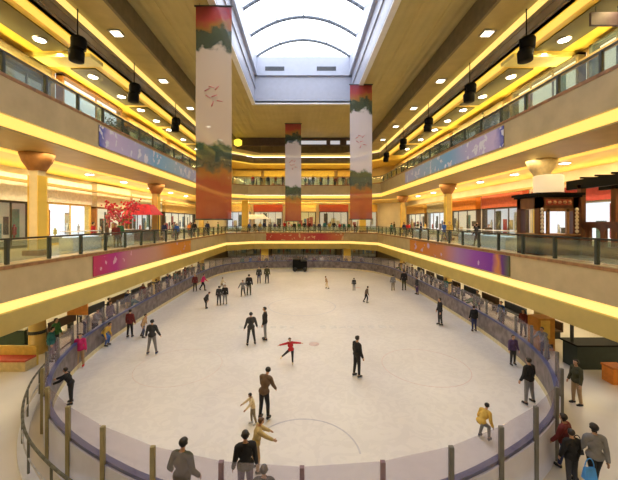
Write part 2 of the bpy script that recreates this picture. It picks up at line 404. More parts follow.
# ---------------------------------------------------------------- columns
COLY = (16.2, 29.4, 42.6)
gy = mat('gold_column', (.62, .45, .14), .35, var=.1)
for s, sd in ((-1, 'left'), (1, 'right')):
    for k, y in enumerate(COLY):
        yy = y + (1.7 if s > 0 and k == 0 else 0)
        e = empty('column', (s * 13.4, yy, Z1)); m = MB(); m.box(-.24, .24, -.24, .24, 0, 5.12)
        m.build('shaft', CREAM if k == 0 else gy, e); m = MB(); m.box(-.42, .42, -.42, .42, 0, .25); m.build('base', WOODL, e)
        m = MB(); m.box(-.27, -.22, -.27, .27, .3, 4.0); m.box(.22, .27, -.27, .27, .3, 4.0); m.build('corner_strip', GOLD, e)
        m = MB(); m.lathe([(.36, 4.25), (.62, 4.7), (.75, 5.1), (.4, 5.14)], n=20); m.build('capital', C((.34, .15, .04)) if s < 0 or k else C((.75, .60, .34)), e)
        tag(e, f'{ordn[k]} square column in the {sd} lower gallery', 'column', f'{sd} lower gallery columns')
        e = empty('column', (s * 13.4, yy, 0)); m = MB(); m.lathe([(.45, 0), (.45, .2), (.36, .25), (.36, 3.3), (.5, 3.5)], n=16); m.build('shaft', gy, e)
        m = MB(); m.lathe([(.40, 1.0), (.40, 1.15)], n=16); m.build('band', DARK, e)
        tag(e, f'{ordn[k]} round golden column beside the ice under the {sd} balcony', 'column', f'{sd} rinkside columns')
for px, lb in ((265, 'left'), (347, 'right')):
    x = (px - CX) / F * 51.4
    e = empty('column', (x, 51.4, 0)); m = MB(); m.box(-.55, .55, -.4, .4, 0, 3.5); m.build('shaft', GOLD, e); m = MB(); m.box(-.62, .62, -.47, .47, 0, .3); m.build('base', WOODL, e)
    tag(e, f'{lb} yellow column behind the far boards below the balcony', 'column', 'far end columns')
for x in (-9.3, 9.9):
    e = empty('column', (x, 52.5, Z1)); m = MB(); m.box(-.5, .5, -.5, .5, 0, 5.2); m.build('shaft', GOLD, e); m = MB(); m.box(-.6, .6, -.6, .6, 0, .3); m.build('base', WOODL, e)
    tag(e, f'{"left" if x < 0 else "right"} yellow square column at the far end of the lower gallery', 'column', 'far gallery columns')

# ---------------------------------------------------------------- glass railings
def resample(path, step):
    out = []; acc = 0; 
    seg = [math.dist(path[i], path[i + 1]) for i in range(len(path) - 1)]; L = sum(seg); n = max(1, round(L / step)); st = L / n
    for k in range(n + 1):
        t = k * st; i = 0
        while i < len(seg) - 1 and t > seg[i]: t -= seg[i]; i += 1
        u = min(1, t / seg[i]); a, b = path[i], path[i + 1]; out.append((a[0] + (b[0] - a[0]) * u, a[1] + (b[1] - a[1]) * u))
    return out
def railing(path, z, label, h=.93):
    e = empty('glass_railing', (0, 0, z)); pts = resample(path, 2.0)
    m = MB(); m.sweep(path, [(-.05, h), (.05, h), (.05, h + .07), (-.05, h + .07)], closed=False); m.build('handrail', DARK, e)
    for i, p in enumerate(pts):
        m = MB(); m.box(p[0] - .06, p[0] + .06, p[1] - .06, p[1] + .06, 0, h + .02); m.build('post', POSTM, e)
        if i:
            q = pts[i - 1]; m = MB(); d = Vector((p[0] - q[0], p[1] - q[1])).normalized() * .09
            m.sweep([(q[0] + d.x, q[1] + d.y), (p[0] - d.x, p[1] - d.y)], [(-.008, .09), (.008, .09), (.008, h - .05), (-.008, h - .05)], closed=False); m.build('glass_panel', GLASS, e)
    tag(e, label, 'railing')
R1 = loop(11.15, .35, 50.15, 3.5); R2 = loop(11.35, .15, 47.95, 3.1)
for R, z, nm in ((R1, Z1 + .06, 'lower'), (R2, Z2 + .06, 'upper')):
    railing([(R[1][0], 4.0), (R[2][0], R[2][1] - .2)], z, f'{nm} gallery glass railing along the right side')
    railing([R[2], R[3], R[4], R[5]], z, f'{nm} gallery glass railing across the far end')
    railing([(R[5][0], R[5][1] - .2), (R[0][0], 4.0)], z, f'{nm} gallery glass railing along the left side')

# ---------------------------------------------------------------- banners on the balcony edges
def edge_banner(x, y0, y1, z0, z1, mm, label):
    s = 1 if x > 0 else -1
    m = MB(); m.box(x - s * .05, x - s * .02, y0, y1, z0, z1); o = m.build('edge_banner', mm); tag(o, label, 'banner', 'printed banners on the balcony edges')
BL = [(.40, .42, .62), (.50, .46, .66), (.30, .42, .62), (.32, .50, .60), (.42, .46, .66)]
mb1 = ramp_mat('blue_banner', 'Y', [(16, (.10, .10, .32)), (17.6, (.12, .14, .45)), (18.2, (.55, .45, .66)), (21, (.46, .42, .62)), (24, (.20, .42, .62)), (28, (.36, .50, .60)), (33, (.45, .46, .68))], .8, 1.2, blot=[((.68, .68, .75), 1.6, .60)])
edge_banner(-11, 17.3, 34, 10.72, 11.85, mb1, 'pale blue printed banner on the left upper balcony edge')
edge_banner(11, 17.4, 34, 10.72, 11.85, mb1, 'pale blue printed banner on the right upper balcony edge')
mb2 = ramp_mat('pink_banner', 'Y', [(16.8, (.50, .03, .10)), (18.8, (.42, .02, .22)), (20.4, (.46, .20, .22)), (24, (.50, .27, .20)), (27, (.62, .22, .03)), (31.5, (.62, .24, .02))], .5, 1.0, blot=[((.62, .35, .45), 1.3, .62)])
edge_banner(-11, 16.8, 31.5, 3.72, 4.80, mb2, 'magenta to orange printed banner on the left lower balcony edge')
mb3 = ramp_mat('purple_banner', 'Y', [(16.9, (.10, .12, .05)), (17.5, (.10, .01, .22)), (17.9, (.62, .25, .05)), (18.5, (.18, .02, .34)), (20.5, (.28, .07, .40)), (22.5, (.36, .20, .42)), (25, (.52, .20, .08)), (29, (.62, .20, .02)), (32.5, (.62, .22, .03))], .35, 1.2, blot=[((.55, .40, .62), 1.5, .64)])
edge_banner(11, 16.9, 32.5, 3.72, 4.80, mb3, 'purple to orange printed banner on the right lower balcony edge')
m = MB(); m.box(-5.6, 6.5, 49.93, 49.98, 3.75, 4.82)
o = m.build('edge_banner', ramp_mat('far_red', 'X', [(-6, (.50, .05, .03)), (0, (.52, .12, .08)), (3, (.45, .03, .05)), (7, (.60, .25, .08))], .9, 1.2, blot=[((.66, .45, .25), 1.8, .60)])); tag(o, 'red printed banner across the far lower balcony edge', 'banner', 'printed banners on the balcony edges')

# ---------------------------------------------------------------- hanging banners
def hang_mat(name, base):
    return ramp_mat(name, 'Z', [(0, (.42, .08, .04)), (1.3, (.52, .14, .05)), (2.1, (.50, .12, .04)), (2.7, (.50, .22, .04)), (3.0, (.16, .15, .08)), (3.4, (.09, .12, .09)), (4.2, (.09, .16, .07)), (4.5, base), (7.0, base), (7.2, base), (9.7, base), (9.9, (.06, .10, .07)), (10.7, (.07, .11, .06)), (11.0, (.45, .20, .03)), (11.5, (.50, .05, .05)), (12.5, (.30, .02, .06))],
                    .9, 1.3, transp=.30, blot=None)
def hanging_banner(x, y, top, mm, w, label):
    H = 12.2; e = empty('hanging_banner', (x, y, top - H))
    m = MB(); N = 24; vs = []; fs = []
    for t in (0, 1):
        for i in range(N + 1):
            z = H * i / N
            for j in range(5): vs.append((-w / 2 + w * j / 4, .03 * math.sin(z * .8 + j) + (.012 if t else 0), z))
    k = (N + 1) * 5
    for t in (0, 1):
        for i in range(N):
            for j in range(4): a = t * k + i * 5 + j; fs.append((a, a + 1, a + 6, a + 5))
    m.add(vs, fs, 0, True); m.build('cloth', mm, e)
    m = MB(); m.bar((-w / 2 - .08, 0, H), (w / 2 + .08, 0, H), .05); m.build('rod', DARK, e)
    m = MB(); m.bar((-w / 2 - .05, 0, 0), (w / 2 + .05, 0, 0), .04); m.build('rod', DARK, e)
    for sx in (-1, 1):
        m = MB(); m.bar((sx * w * .4, 0, H), (sx * w * .4, 0, 19.1 - (top - H)), .015); m.build('cord', CABLE, e)
    for dx, zz, a in ((-.35, 7.4, .5), (-.1, 7.55, -.3), (.2, 7.5, .8), (-.3, 7.0, -.6), (.05, 7.05, .3), (.35, 6.75, -.2), (-.05, 6.6, 1.2)):
        m = MB(); dx *= w / 2; c, s_ = math.cos(a) * .16 * w / 2, math.sin(a) * .16 * w / 2; m.bar((dx - c, -.05, zz - s_), (dx + c, -.05, zz + s_), .035, 6, r2=.02); m.build('brush_mark', C((.52, .16, .18)), e)
    tag(e, label, 'banner', 'tall cloth banners hanging from the ceiling')
hanging_banner(-5.05, 18.3, 18.95, hang_mat('banner_beige', (.72, .62, .50)), 2.05, 'largest tall beige cloth banner with red flowers, hanging at left')
hanging_banner(5.35, 29.0, 19.05, hang_mat('banner_white', (.80, .77, .82)), 2.0, 'tall pale cloth banner with green tuft, hanging right of the skylight')
hanging_banner(-1.1, 40.0, 18.9, hang_mat('banner_violet', (.80, .80, .92)), 2.0, 'small distant white cloth banner hanging in the centre')

# ---------------------------------------------------------------- the rink
half = [(0, 6.13), (1.6, 6.28), (3.15, 6.72), (4.55, 7.38), (5.7, 8.05), (6.8, 8.85), (7.7, 9.75), (8.5, 10.8), (9.2, 12), (9.8, 13.5), (10.25, 15.3), (10.6, 18), (10.8, 22), (10.85, 27), (10.85, 33), (10.7, 36.5), (10.2, 39.3), (9.0, 41.7), (7.2, 43.3), (4.8, 44.2), (2.4, 44.5), (0, 44.6)]
RINK = half + [(-x, y) for x, y in half[-2:0:-1]]           # counter-clockwise
def catmull(pts, n=4):
    out = []; N = len(pts)
    for i in range(N):
        p0, p1, p2, p3 = (Vector(pts[(i + k) % N]) for k in (-1, 0, 1, 2))
        for k in range(n):
            t = k / n; out.append(tuple(.5 * ((2 * p1) + (p2 - p0) * t + (2 * p0 - 5 * p1 + 4 * p2 - p3) * t * t + (3 * p1 - p0 - 3 * p2 + p3) * t ** 3)))
    return out
RS = catmull(RINK, 4)
ice = empty('ice_sheet'); m = MB(); n = len(RS)
m.add([(x, y, .04) for x, y in RS] + [(x, y, 0.002) for x, y in RS], [tuple(range(n)), tuple(range(n, 2 * n))[::-1]] + [(i, (i + 1) % n, n + (i + 1) % n, n + i) for i in range(n)])
m.build('ice_surface', ICE, ice); tag(ice, 'large white oval sheet of skating ice', 'ice rink')
def arc(cx, cy, r, a0, a1, w, mm, seg=32):
    m = MB(); pts = [(cx + r * math.cos(a0 + (a1 - a0) * i / seg), cy + r * math.sin(a0 + (a1 - a0) * i / seg)) for i in range(seg + 1)]
    m.sweep(pts, [(-w / 2, .0405), (w / 2, .0405), (w / 2, .044), (-w / 2, .044)], closed=False); return m.build('line_marking', mm, ice)
FB = C((.50, .50, .56)); FR = C((.70, .58, .57)); 
arc(0.05, 9.05, 1.6, 0, PI, .05, FB); arc(5.6, 14.6, 1.9, 0, 2 * PI, .03, FR, 48); arc(-5.6, 14.6, 1.9, 0, 2 * PI, .03, C((.72, .64, .62)), 48)
arc(0, 25, 2.6, 0, 2 * PI, .06, C((.6, .62, .68)), 48)
for (x, y) in ((.65, 17.2), (-5.6, 32), (5.6, 32)):
    m = MB(); m.lathe([(.28, .0405), (.28, .045)], (x, y, 0), 24); m.build('spot_marking', C((.72, .58, .57)), ice)
# worn painted line of blurred marks across the middle
rr = random.Random(3)
for k in range(16):
    x = -3.9 + k * .62 + rr.uniform(-.1, .1)
    if 6 <= k <= 7: continue
    m = MB(); m.box(x, x + rr.uniform(.25, .45), 19.7 + rr.uniform(-.1, .1), 20.1 + rr.uniform(0, .2), .0405, .044); m.build('faded_marking', C((.68, .68, .69)), ice)

bar_ = empty('rink_barrier'); tag(bar_, 'oval rink boards with clear panels and posts around the ice', 'rink barrier')
PALE = mat('board_pale', (.60, .62, .80), .4, var=.08, scale=1.5); MAUVE = mat('board_mauve', (.17, .145, .15), .5, var=.45, scale=2.5)
m = MB(); m.sweep(RS, [(0.05, 0), (.14, 0), (.14, 1.16), (0.05, 1.16)]); m.build('outer_board', PALE, bar_)
m = MB(); m.sweep(RS, [(-.02, 0.0), (.05, 0.0), (.05, 1.16), (-.02, 1.16)])
m.build('inner_board', MAUVE, bar_)
m = MB(); m.sweep(RS, [(-.035, .04), (-.02, .04), (-.02, .24), (-.035, .24)]); m.build('kick_strip', C((.62, .56, .36)), bar_)
m = MB(); m.sweep(RS, [(-.03, 1.15), (.10, 1.15), (.10, 1.24), (-.03, 1.24)]); m.build('cap_rail', mat('blue_cap', (.055, .075, .22), .35, var=.1), bar_)
OB = mitre(RS, True); RO = [(p[0] + o[0] * .155, p[1] + o[1] * .155) for p, o in zip(RS, OB)]
rp = resample(RO + [RO[0]], 1.56)
PC = [C((.20, .13, .17)), C((.17, .15, .11)), C((.26, .22, .10)), C((.14, .14, .13))]
for i in range(len(rp) - 1):
    a, b = rp[i], rp[i + 1]
    pc = PC[0] if abs(a[0]) < 1.8 and a[1] < 8 else (PC[2] if a[0] < 0 and a[1] < 10 else PC[3])
    m = MB(); m.box(a[0] - .045, a[0] + .045, a[1] - .04, a[1] + .04, .0, 2.03); m.build('post', pc, bar_)
    mid = min(RS, key=lambda p: math.dist(p, ((a[0] + b[0]) / 2, (a[1] + b[1]) / 2)))
    m = MB(); d = Vector((b[0] - a[0], b[1] - a[1])).normalized() * .05
    m.sweep([(a[0] + d.x, a[1] + d.y), (b[0] - d.x, b[1] - d.y)], [(-.04, 1.16), (-.025, 1.16), (-.025, 2.0), (-.04, 2.0)], closed=False); m.build('glass_panel', RINKG, bar_)
# handrail standing outside the boards
def arcpath(sgn, y1):
    pts = [p for p in RS if p[0] * sgn > .9 and p[1] < y1]
    pts.sort(key=lambda p: p[1] if sgn > 0 else -p[1]); return pts
for sgn, sd in ((-1, 'left'),):
    e = empty('walkway_rail'); pth = arcpath(sgn, 15.5); off = mitre(pth, False)
    out = [(p[0] + o[0] * .62, p[1] + o[1] * .62) for p, o in zip(pth, off)]
    m = MB()
    for a, b in zip(out, out[1:]): m.bar((*a, 1.0), (*b, 1.0), .035); 
    m.build('top_rail', C((.12, .12, .09)), e)
    m = MB()
    for a, b in zip(out, out[1:]): m.bar((*a, .5), (*b, .5), .02)
    m.build('middle_rail', STEEL, e)
    for p in resample(out, 1.7):
        m = MB(); m.bar((*p, 0), (*p, 1.0), .03); m.build('post', C((.12, .12, .09)), e)
    m = MB(); m.sweep(out, [(-.12, 0), (.12, 0), (.12, .1), (-.12, .1)], closed=False); m.build('kerb', mat('kerb_white', (.7, .72, .78), .4, var=.05), e)
    tag(e, f'dark low rail on a white kerb outside the boards at {sd}', 'railing', 'rails outside the rink boards')
# dark machine at the far boards
e = empty('ice_machine', (at(300, 269)[0], 43.1, .04))
m = MB(); m.box(-.95, .95, -.8, .8, .35, 1.35); m.box(-.95, .1, -.8, .8, 1.35, 1.6); m.build('body', BLACK, e)
m = MB(); m.box(.3, .8, -.3, .3, 1.35, 1.5); m.box(.3, .38, -.3, .3, 1.5, 1.9); m.build('seat', C((.05, .05, .05)), e)
for x in (-.65, .65):
    for y in (-.8, .8): m = MB(); m.bar((x, y - .1, .3), (x, y + .1, .3), .3, 14); m.build('wheel', C((.02, .02, .02)), e)
tag(e, 'black ice machine parked against the far boards', 'machine')

# ---------------------------------------------------------------- people
def ell(c, r, reg): return ('e', Vector(c), Vector(r), reg)
def cap(a, b, ra, rb, reg): return ('c', Vector(a), Vector(b), ra, rb, reg)
def pose_parts(p):
    """skeleton of a 1.75 m adult; x = figure's left, y = forward"""
    P = []
    lean = p.get('lean', 0); hz = p.get('hip', .93)
    pel = Vector((0, 0, hz)); Rt = Matrix.Rotation(-lean, 3, 'X') @ Matrix.Rotation(p.get('side', 0), 3, 'Y')
    T = lambda x, y, z: pel + Rt @ Vector((x, y, z))
    P += [cap(T(-.07, 0, .02), T(.07, 0, .02), .115, .115, 'hip'), cap(T(0, 0, .02), T(0, .01, .20), .115, .11, 'torso'),
          cap(T(-.055, .01, .30), T(.055, .01, .30), .115, .115, 'torso'), cap(T(0, .01, .18), T(0, .01, .34), .115, .12, 'torso'),
          cap(T(-.14, 0, .47), T(.14, 0, .47), .065, .065, 'torso'), cap(T(0, 0, .36), T(0, -.005, .50), .12, .07, 'torso')]
    hd = p.get('head', 0); Rh = Rt @ Matrix.Rotation(-hd, 3, 'X') @ Matrix.Rotation(p.get('turn', 0), 3, 'Z')
    nk = T(0, 0, .52); P.append(cap(T(0, -.01, .48), nk + Rh @ Vector((0, .01, .09)), .052, .05, 'neck'))
    hc = nk + Rh @ Vector((0, .025, .175)); H = lambda x, y, z: hc + Rh @ Vector((x, y, z))
    P += [cap(H(0, -.02, .03), H(0, .012, .035), .088, .08, 'head'), cap(H(0, .015, .02), H(0, .035, -.065), .066, .042, 'head'),
          cap(H(0, .088, .0), H(0, .104, -.028), .010, .014, 'head'), cap(H(-.02, .082, -.058), H(.02, .082, -.058), .009, .009, 'head'),
          cap(H(-.083, .0, -.0), H(-.086, -.012, .02), .014, .016, 'head'), cap(H(.083, 0, -.0), H(.086, -.012, .02), .014, .016, 'head')]
    for s in (-1, 1):
        k = 'L' if s > 0 else 'R'
        sw, ab, el = p.get('arm' + k, (0.05, .18, .25))
        sh = T(s * .185, 0, .455)
        Ra = Rt @ Matrix.Rotation(-s * ab, 3, 'Y') @ Matrix.Rotation(sw, 3, 'X')
        elb = sh + Ra @ Vector((0, 0, -.285)); Rf = Ra @ Matrix.Rotation(el, 3, 'X')
        wr = elb + Rf @ Vector((0, 0, -.245))
        P += [cap(sh, elb, .058, .045, 'arm'), cap(elb, wr, .043, .03, 'arm')]
        Hh = lambda x, y, z: wr + Rf @ Vector((x, y, z))
        P += [cap(Hh(0, -.018, -.05), Hh(0, .022, -.05), .022, .022, 'hand'), cap(Hh(0, -.025, -.085), Hh(0, .028, -.085), .015, .015, 'hand'), cap(Hh(0, 0, -.005), Hh(0, 0, -.07), .024, .022, 'hand')]
        for fy, fl in ((-.034, .055), (-.012, .068), (.011, .075), (.033, .066)):
            a = Hh(0, fy, -.09); b = Hh(-s * .008, fy * 1.15, -.09 - fl * .55); c = Hh(-s * .03, fy * 1.15, -.09 - fl)
            P += [cap(a, b, .0095, .009, 'hand'), cap(b, c, .009, .008, 'hand')]
        P += [cap(Hh(0, .03, -.03), Hh(-s * .012, .06, -.065), .012, .0105, 'hand'), cap(Hh(-s * .012, .06, -.065), Hh(-s * .025, .065, -.095), .0105, .009, 'hand')]
        th, lab, kn = p.get('leg' + k, (0.03, .05, .06))
        hj = pel + Vector((s * .09, 0, -.02))
        Rl = Matrix.Rotation(-s * lab, 3, 'Y') @ Matrix.Rotation(th, 3, 'X')
        kj = hj + Rl @ Vector((0, 0, -.42)); Rs = Rl @ Matrix.Rotation(-kn, 3, 'X'); aj = kj + Rs @ Vector((0, 0, -.41))
        P += [cap(hj, kj, .088, .058, 'leg'), cap(kj, aj, .058, .038, 'leg')]
        fa = p.get('foot' + k, None)
        Rfo = Rs if fa is None else Matrix.Rotation(fa, 3, 'X')
        Fp = lambda x, y, z: aj + Rfo @ Vector((x, y, z))
        P += [cap(aj, Fp(0, -.035, -.045), .045, .04, 'foot' + k), cap(Fp(0, -.035, -.045), Fp(0, .14, -.055), .04, .03, 'foot' + k), cap(Fp(-.012, .07, -.05), Fp(.012, .07, -.05), .037, .037, 'foot' + k)]
    return P, H
def cap_mesh(bm, a, b, ra, rb, n=14, k=5):
    d = b - a; L = d.length
    if L < 1e-5: d = Vector((0, 0, 1))
    else: d = d / L
    up = Vector((0, 0, 1)) if abs(d.z) < .9 else Vector((1, 0, 0)); u = d.cross(up).normalized(); w = d.cross(u)
    rings = []
    for i in range(1, k + 1): t = -PI / 2 + (PI / 2) * i / k; rings.append((a + d * (ra * math.sin(t)), ra * math.cos(t)))
    for i in range(0, k): t = (PI / 2) * i / k; rings.append((b + d * (rb * math.sin(t)), rb * math.cos(t)))
    vr = [[bm.verts.new(c + u * math.cos(2 * PI * j / n) * r + w * math.sin(2 * PI * j / n) * r) for j in range(n)] for c, r in rings]
    v0 = bm.verts.new(a - d * ra); v1 = bm.verts.new(b + d * rb)
    for j in range(n):
        q = (j + 1) % n; bm.faces.new((v0, vr[0][q], vr[0][j])); bm.faces.new((v1, vr[-1][j], vr[-1][q]))
        for i in range(len(vr) - 1): bm.faces.new((vr[i][j], vr[i][q], vr[i + 1][q], vr[i + 1][j]))
MS = bpy.data.materials.new('slot')
POOL = {}
def make_pose(key, p, hair='short', coat=0.0, vox=.014, dec=.35, hood=False):
    parts, H = pose_parts(p)
    bm = bmesh.new()
    for q in parts: cap_mesh(bm, q[1], q[2], q[3], q[4])
    me = bpy.data.meshes.new('tmp'); bm.to_mesh(me); bm.free()
    o = bpy.data.objects.new('tmp', me); COL.objects.link(o)
    md = o.modifiers.new('r', 'REMESH'); md.mode = 'VOXEL'; md.voxel_size = vox
    sm = o.modifiers.new('s', 'SMOOTH'); sm.iterations = 2; sm.factor = .4
    if dec < 1: dm = o.modifiers.new('d', 'DECIMATE'); dm.ratio = dec
    dg = bpy.context.evaluated_depsgraph_get(); ev = o.evaluated_get(dg); body = bpy.data.meshes.new_from_object(ev)
    bpy.data.objects.remove(o); bpy.data.meshes.remove(me)
    co = np.empty(len(body.vertices) * 3); body.vertices.foreach_get('co', co); co = co.reshape(-1, 3)
    zmin = co[:, 2].min(); co[:, 2] -= zmin; body.vertices.foreach_set('co', co.ravel()); body.update()
    no = np.empty(len(body.vertices) * 3); body.vertices.foreach_get('normal', no); no = no.reshape(-1, 3)
    dist = np.full(len(co), 1e9); reg = np.zeros(len(co), int); REG = []; 
    for q in parts:
        a = np.array(q[1]) - [0, 0, zmin]; b = np.array(q[2]) - [0, 0, zmin]; d = b - a; t = np.clip(((co - a) @ d) / max(d @ d, 1e-9), 0, 1)
        dd = np.linalg.norm(co - (a + t[:, None] * d), axis=1) - (q[3] + (q[4] - q[3]) * t)
        if q[5] not in REG: REG.append(q[5])
        r = REG.index(q[5]); msk = dd < dist; dist[msk] = dd[msk]; reg[msk] = r
    R = lambda *n: np.isin(reg, [REG.index(x) for x in n if x in REG])
    faces = [tuple(pp.vertices) for pp in body.polygons]
    def shell(mask, off, name, thr=None):
        fs = [f for f in faces if all(mask[i] for i in f)]
        idx = sorted({i for f in fs for i in f}); mp = {v: k for k, v in enumerate(idx)}
        m2 = bpy.data.meshes.new(name); m2.from_pydata([tuple(co[i] + no[i] * off) for i in idx], [], [tuple(mp[i] for i in f) for f in fs]); m2.update()
        for pp in m2.polygons: pp.use_smooth = True
        m2.materials.append(MS); return m2
    for pp in body.polygons: pp.use_smooth = True
    body.materials.append(MS); body.name = 'body'
    hcen = np.array(H(0, 0, 0)) - [0, 0, zmin]; up = np.array(H(0, 0, 1)) - np.array(H(0, 0, 0)); fw = np.array(H(0, 1, 0)) - np.array(H(0, 0, 0))
    rel = co - hcen; hu = rel @ up; hf = rel @ fw
    hm = R('head', 'neck') & ((hu > .07) | ((hf < .02) & (hu > (-.06 if hair == 'short' else -.12))) | ((hf < .055) & (hu > .045)))
    D = {'body': body}
    jm = R('torso', 'arm') | (R('hip') if coat >= 0 else R('zzz'))
    hipz = (p.get('hip', .93) - zmin)
    if coat > 0: jm = jm | (R('leg') & (co[:, 2] > hipz - coat))
    D['jacket'] = shell(jm, .022, 'jacket'); tm = R('leg', 'hip')
    D['trousers'] = shell(tm, .014, 'trousers'); D['bootL'] = shell(R('footL'), .010, 'boot'); D['bootR'] = shell(R('footR'), .010, 'boot')
    D['hair'] = shell(hm, .009, 'hair')
    for s in (-1, 1):
        eb = MB(); c = Vector(hcen) + Vector(up) * .012 + Vector(fw) * .078 + (Vector(np.cross(fw, up))) * (s * .031)
        eb.lathe([(.002, -.011), (.009, -.007), (.012, 0), (.009, .007), (.002, .011)], c, 8)
        ob = eb.build('eye', MS); D['eye%d' % s] = ob.data; bpy.data.objects.remove(ob)
    # skate blades under the boots
    fparts = [q for q in parts if q[5][:4] == 'foot']
    for q0 in (fparts[1], fparts[4]):
        bb = MB()
        a = q0[1] - Vector((0, 0, zmin)); b = q0[2] - Vector((0, 0, zmin)); d = (b - a).normalized(); dn = Vector((1, 0, 0)).cross(d).normalized()
        if dn.z > 0: dn = -dn
        a2 = a - d * .05 + dn * .04; b2 = b + d * .05 + dn * .035; e1 = a2 + dn * .045; e2 = b2 + dn * .05; w = Vector((.006, 0, 0))
        bb.add([a2 - w, b2 - w, e2 - w, e1 - w, a2 + w, b2 + w, e2 + w, e1 + w], [(0, 1, 2, 3), (7, 6, 5, 4), (0, 4, 5, 1), (1, 5, 6, 2), (2, 6, 7, 3), (3, 7, 4, 0)])
        ob = bb.build('skate_blade', MS); D['blade%d' % (q0 is fparts[1])] = ob.data; bpy.data.objects.remove(ob)
    D['left_second'] = fparts[4][5] == 'footL'; D['h'] = float(co[:, 2].max()); POOL[key] = D
POSES = {
    'stand': dict(legL=(.05, .05, .08), legR=(-.05, .05, .05), footL=0, footR=0),
    'stand_apart': dict(legL=(.02, .16, .05), legR=(-.02, .14, .05), armL=(.1, .35, .3), armR=(0, .3, .3), footL=0, footR=0),
    'glide': dict(lean=.30, head=-.2, legL=(.35, .08, .55), legR=(-.1, .12, .35), armL=(.2, .55, .3), armR=(-.1, .6, .3), footL=0, footR=-.1),
    'stride': dict(lean=.15, head=-.1, legL=(.45, .04, .35), legR=(-.38, .06, .15), armL=(-.35, .2, .4), armR=(.45, .2, .6), footL=0, footR=-.5),
    'spiral': dict(lean=.10, head=-.05, legR=(.04, .02, .06), legL=(-.35, .75, .05), armL=(0, 1.45, .05), armR=(0, 1.4, .05), footR=0, side=.12),
    'bend': dict(lean=.62, head=-.05, legL=(.32, .06, .35), legR=(.22, .1, .30), armL=(.55, .1, .25), armR=(.45, .12, .3), footL=0, footR=0),
    'lean_rail': dict(lean=.38, head=-.3, legL=(.05, .05, .05), legR=(-.05, .12, .05), armL=(1.4, .15, .3), armR=(1.25, .2, .35), footL=0, footR=0),
    'reach': dict(lean=.18, head=.1, legL=(.15, .05, .2), legR=(-.1, .08, .15), armL=(1.1, .15, .15), armR=(.9, .5, .2), footL=0, footR=0),
    'crouch': dict(lean=.75, head=-.5, legL=(.95, .15, 1.15), legR=(.85, .15, 1.1), armL=(.5, .3, .6), armR=(.5, .3, .6), footL=0, footR=0),
    'sit': dict(lean=.08, head=.1, legL=(1.5, .06, 1.5), legR=(1.45, .1, 1.4), armL=(.35, .1, .9), armR=(.3, .12, 1.0), footL=0, footR=0),
    'hold': dict(lean=.30, head=.25, legL=(.15, .06, .2), legR=(.05, .08, .12), armL=(.75, .1, .2), armR=(.55, .15, .3), footL=0, footR=0),
    'walk': dict(lean=.03, legL=(.28, .02, .1), legR=(-.25, .03, .2), armL=(-.25, .1, .2), armR=(.3, .1, .35), footL=.1, footR=-.35),
    'pockets': dict(lean=.02, head=.15, legL=(0, .08, .02), legR=(.1, .1, .15), armL=(-.12, .32, .75), armR=(-.1, .34, .8), footL=0, footR=0),
}
for k, p in POSES.items():
    make_pose(k, p, 'long' if k in ('spiral', 'walk') else 'short', coat=.12 if k in ('pockets', 'stand') else 0)
SKIN = mat('skin', (.55, .33, .22), .5, var=.05); HAIRM = mat('hair_black', (.012, .009, .008), .5, var=.3, scale=40); EYEM = mat('eye_dark', (.02, .015, .015), .2, var=.1)
HAIRB = mat('hair_brown', (.10, .045, .02), .5, var=.3, scale=40)
CN = {'black': (.010, .010, .012), 'charcoal': (.035, .036, .04), 'grey': (.20, .20, .21), 'red': (.50, .02, .03), 'maroon': (.15, .018, .02), 'navy': (.02, .03, .10), 'blue': (.04, .12, .42), 'pink': (.55, .02, .16), 'yellow': (.60, .40, .08), 'mustard': (.52, .40, .17), 'cream': (.70, .58, .36), 'white': (.72, .72, .74), 'olive': (.055, .055, .025), 'brown': (.13, .08, .045), 'tan': (.42, .28, .15), 'teal': (.03, .18, .19), 'green': (.04, .16, .06), 'purple': (.09, .05, .14), 'orange': (.60, .18, .02), 'khaki': (.26, .21, .13), 'jeans': (.06, .08, .15)}
def person(pose, x, y, z, rz, height, top, leg, label, group=None, skates=False, boots='black', detail=True, hair=None, lift=None):
    D = POOL[pose]; LF = D['left_second']; e = empty('person', (x, y, z + (.085 * height / 1.75 if skates else 0)), rz); s = height / 1.75; e.scale = (s, s, s)
    def ch(nm, me, mm, pa=None):
        o = bpy.data.objects.new(nm, me); COL.objects.link(o); o.parent = pa or e; o.material_slots[0].link = 'OBJECT'; o.material_slots[0].material = mm; return o
    bo = ch('body', D['body'], SKIN); ch('jacket', D['jacket'], C(CN[top], .8)); ch('trousers', D['trousers'], C(CN[leg], .8)); ch('hair', D['hair'], hair or HAIRM); b0 = ch('boot', D['bootL'], C(CN[boots], .5)); b1 = ch('boot', D['bootR'], C(CN[boots], .5))
    if detail and math.hypot(x, y) < 18: ch('eye', D['eye1'], EYEM, bo); ch('eye', D['eye-1'], EYEM, bo)
    if skates: ch('skate_blade', D['blade0'], STEEL, b0 if LF else b1); ch('skate_blade', D['blade1'], STEEL, b1 if LF else b0)
    tag(e, label, 'person', group); return e
LEFT, RIGHT, AWAY, TOWARD = PI / 2, -PI / 2, 0, PI
def skater(pose, px, py, h, rz, top, leg, label, **k):
    x, y = at(px, py, .04); return person(pose, x, y, .04, rz, h, top, leg, label, 'skaters on the ice', skates=True, **k)
skater('stand', 357, 378, 1.70, RIGHT + .5, 'black', 'black', 'skater all in black standing alone right of centre on the ice', boots='charcoal')
skater('spiral', 291, 365, 1.22, TOWARD, 'red', 'black', 'child in red top with arms wide and one leg raised', boots='cream')
skater('hold', 264, 421, 1.66, AWAY - .45, 'brown', 'black', 'adult in brown jacket and black trousers standing beside a small child in cream')
skater('reach', 253, 425, 1.02, LEFT + .4, 'cream', 'khaki', 'small child in cream close beside the adult in brown jacket', boots='white')
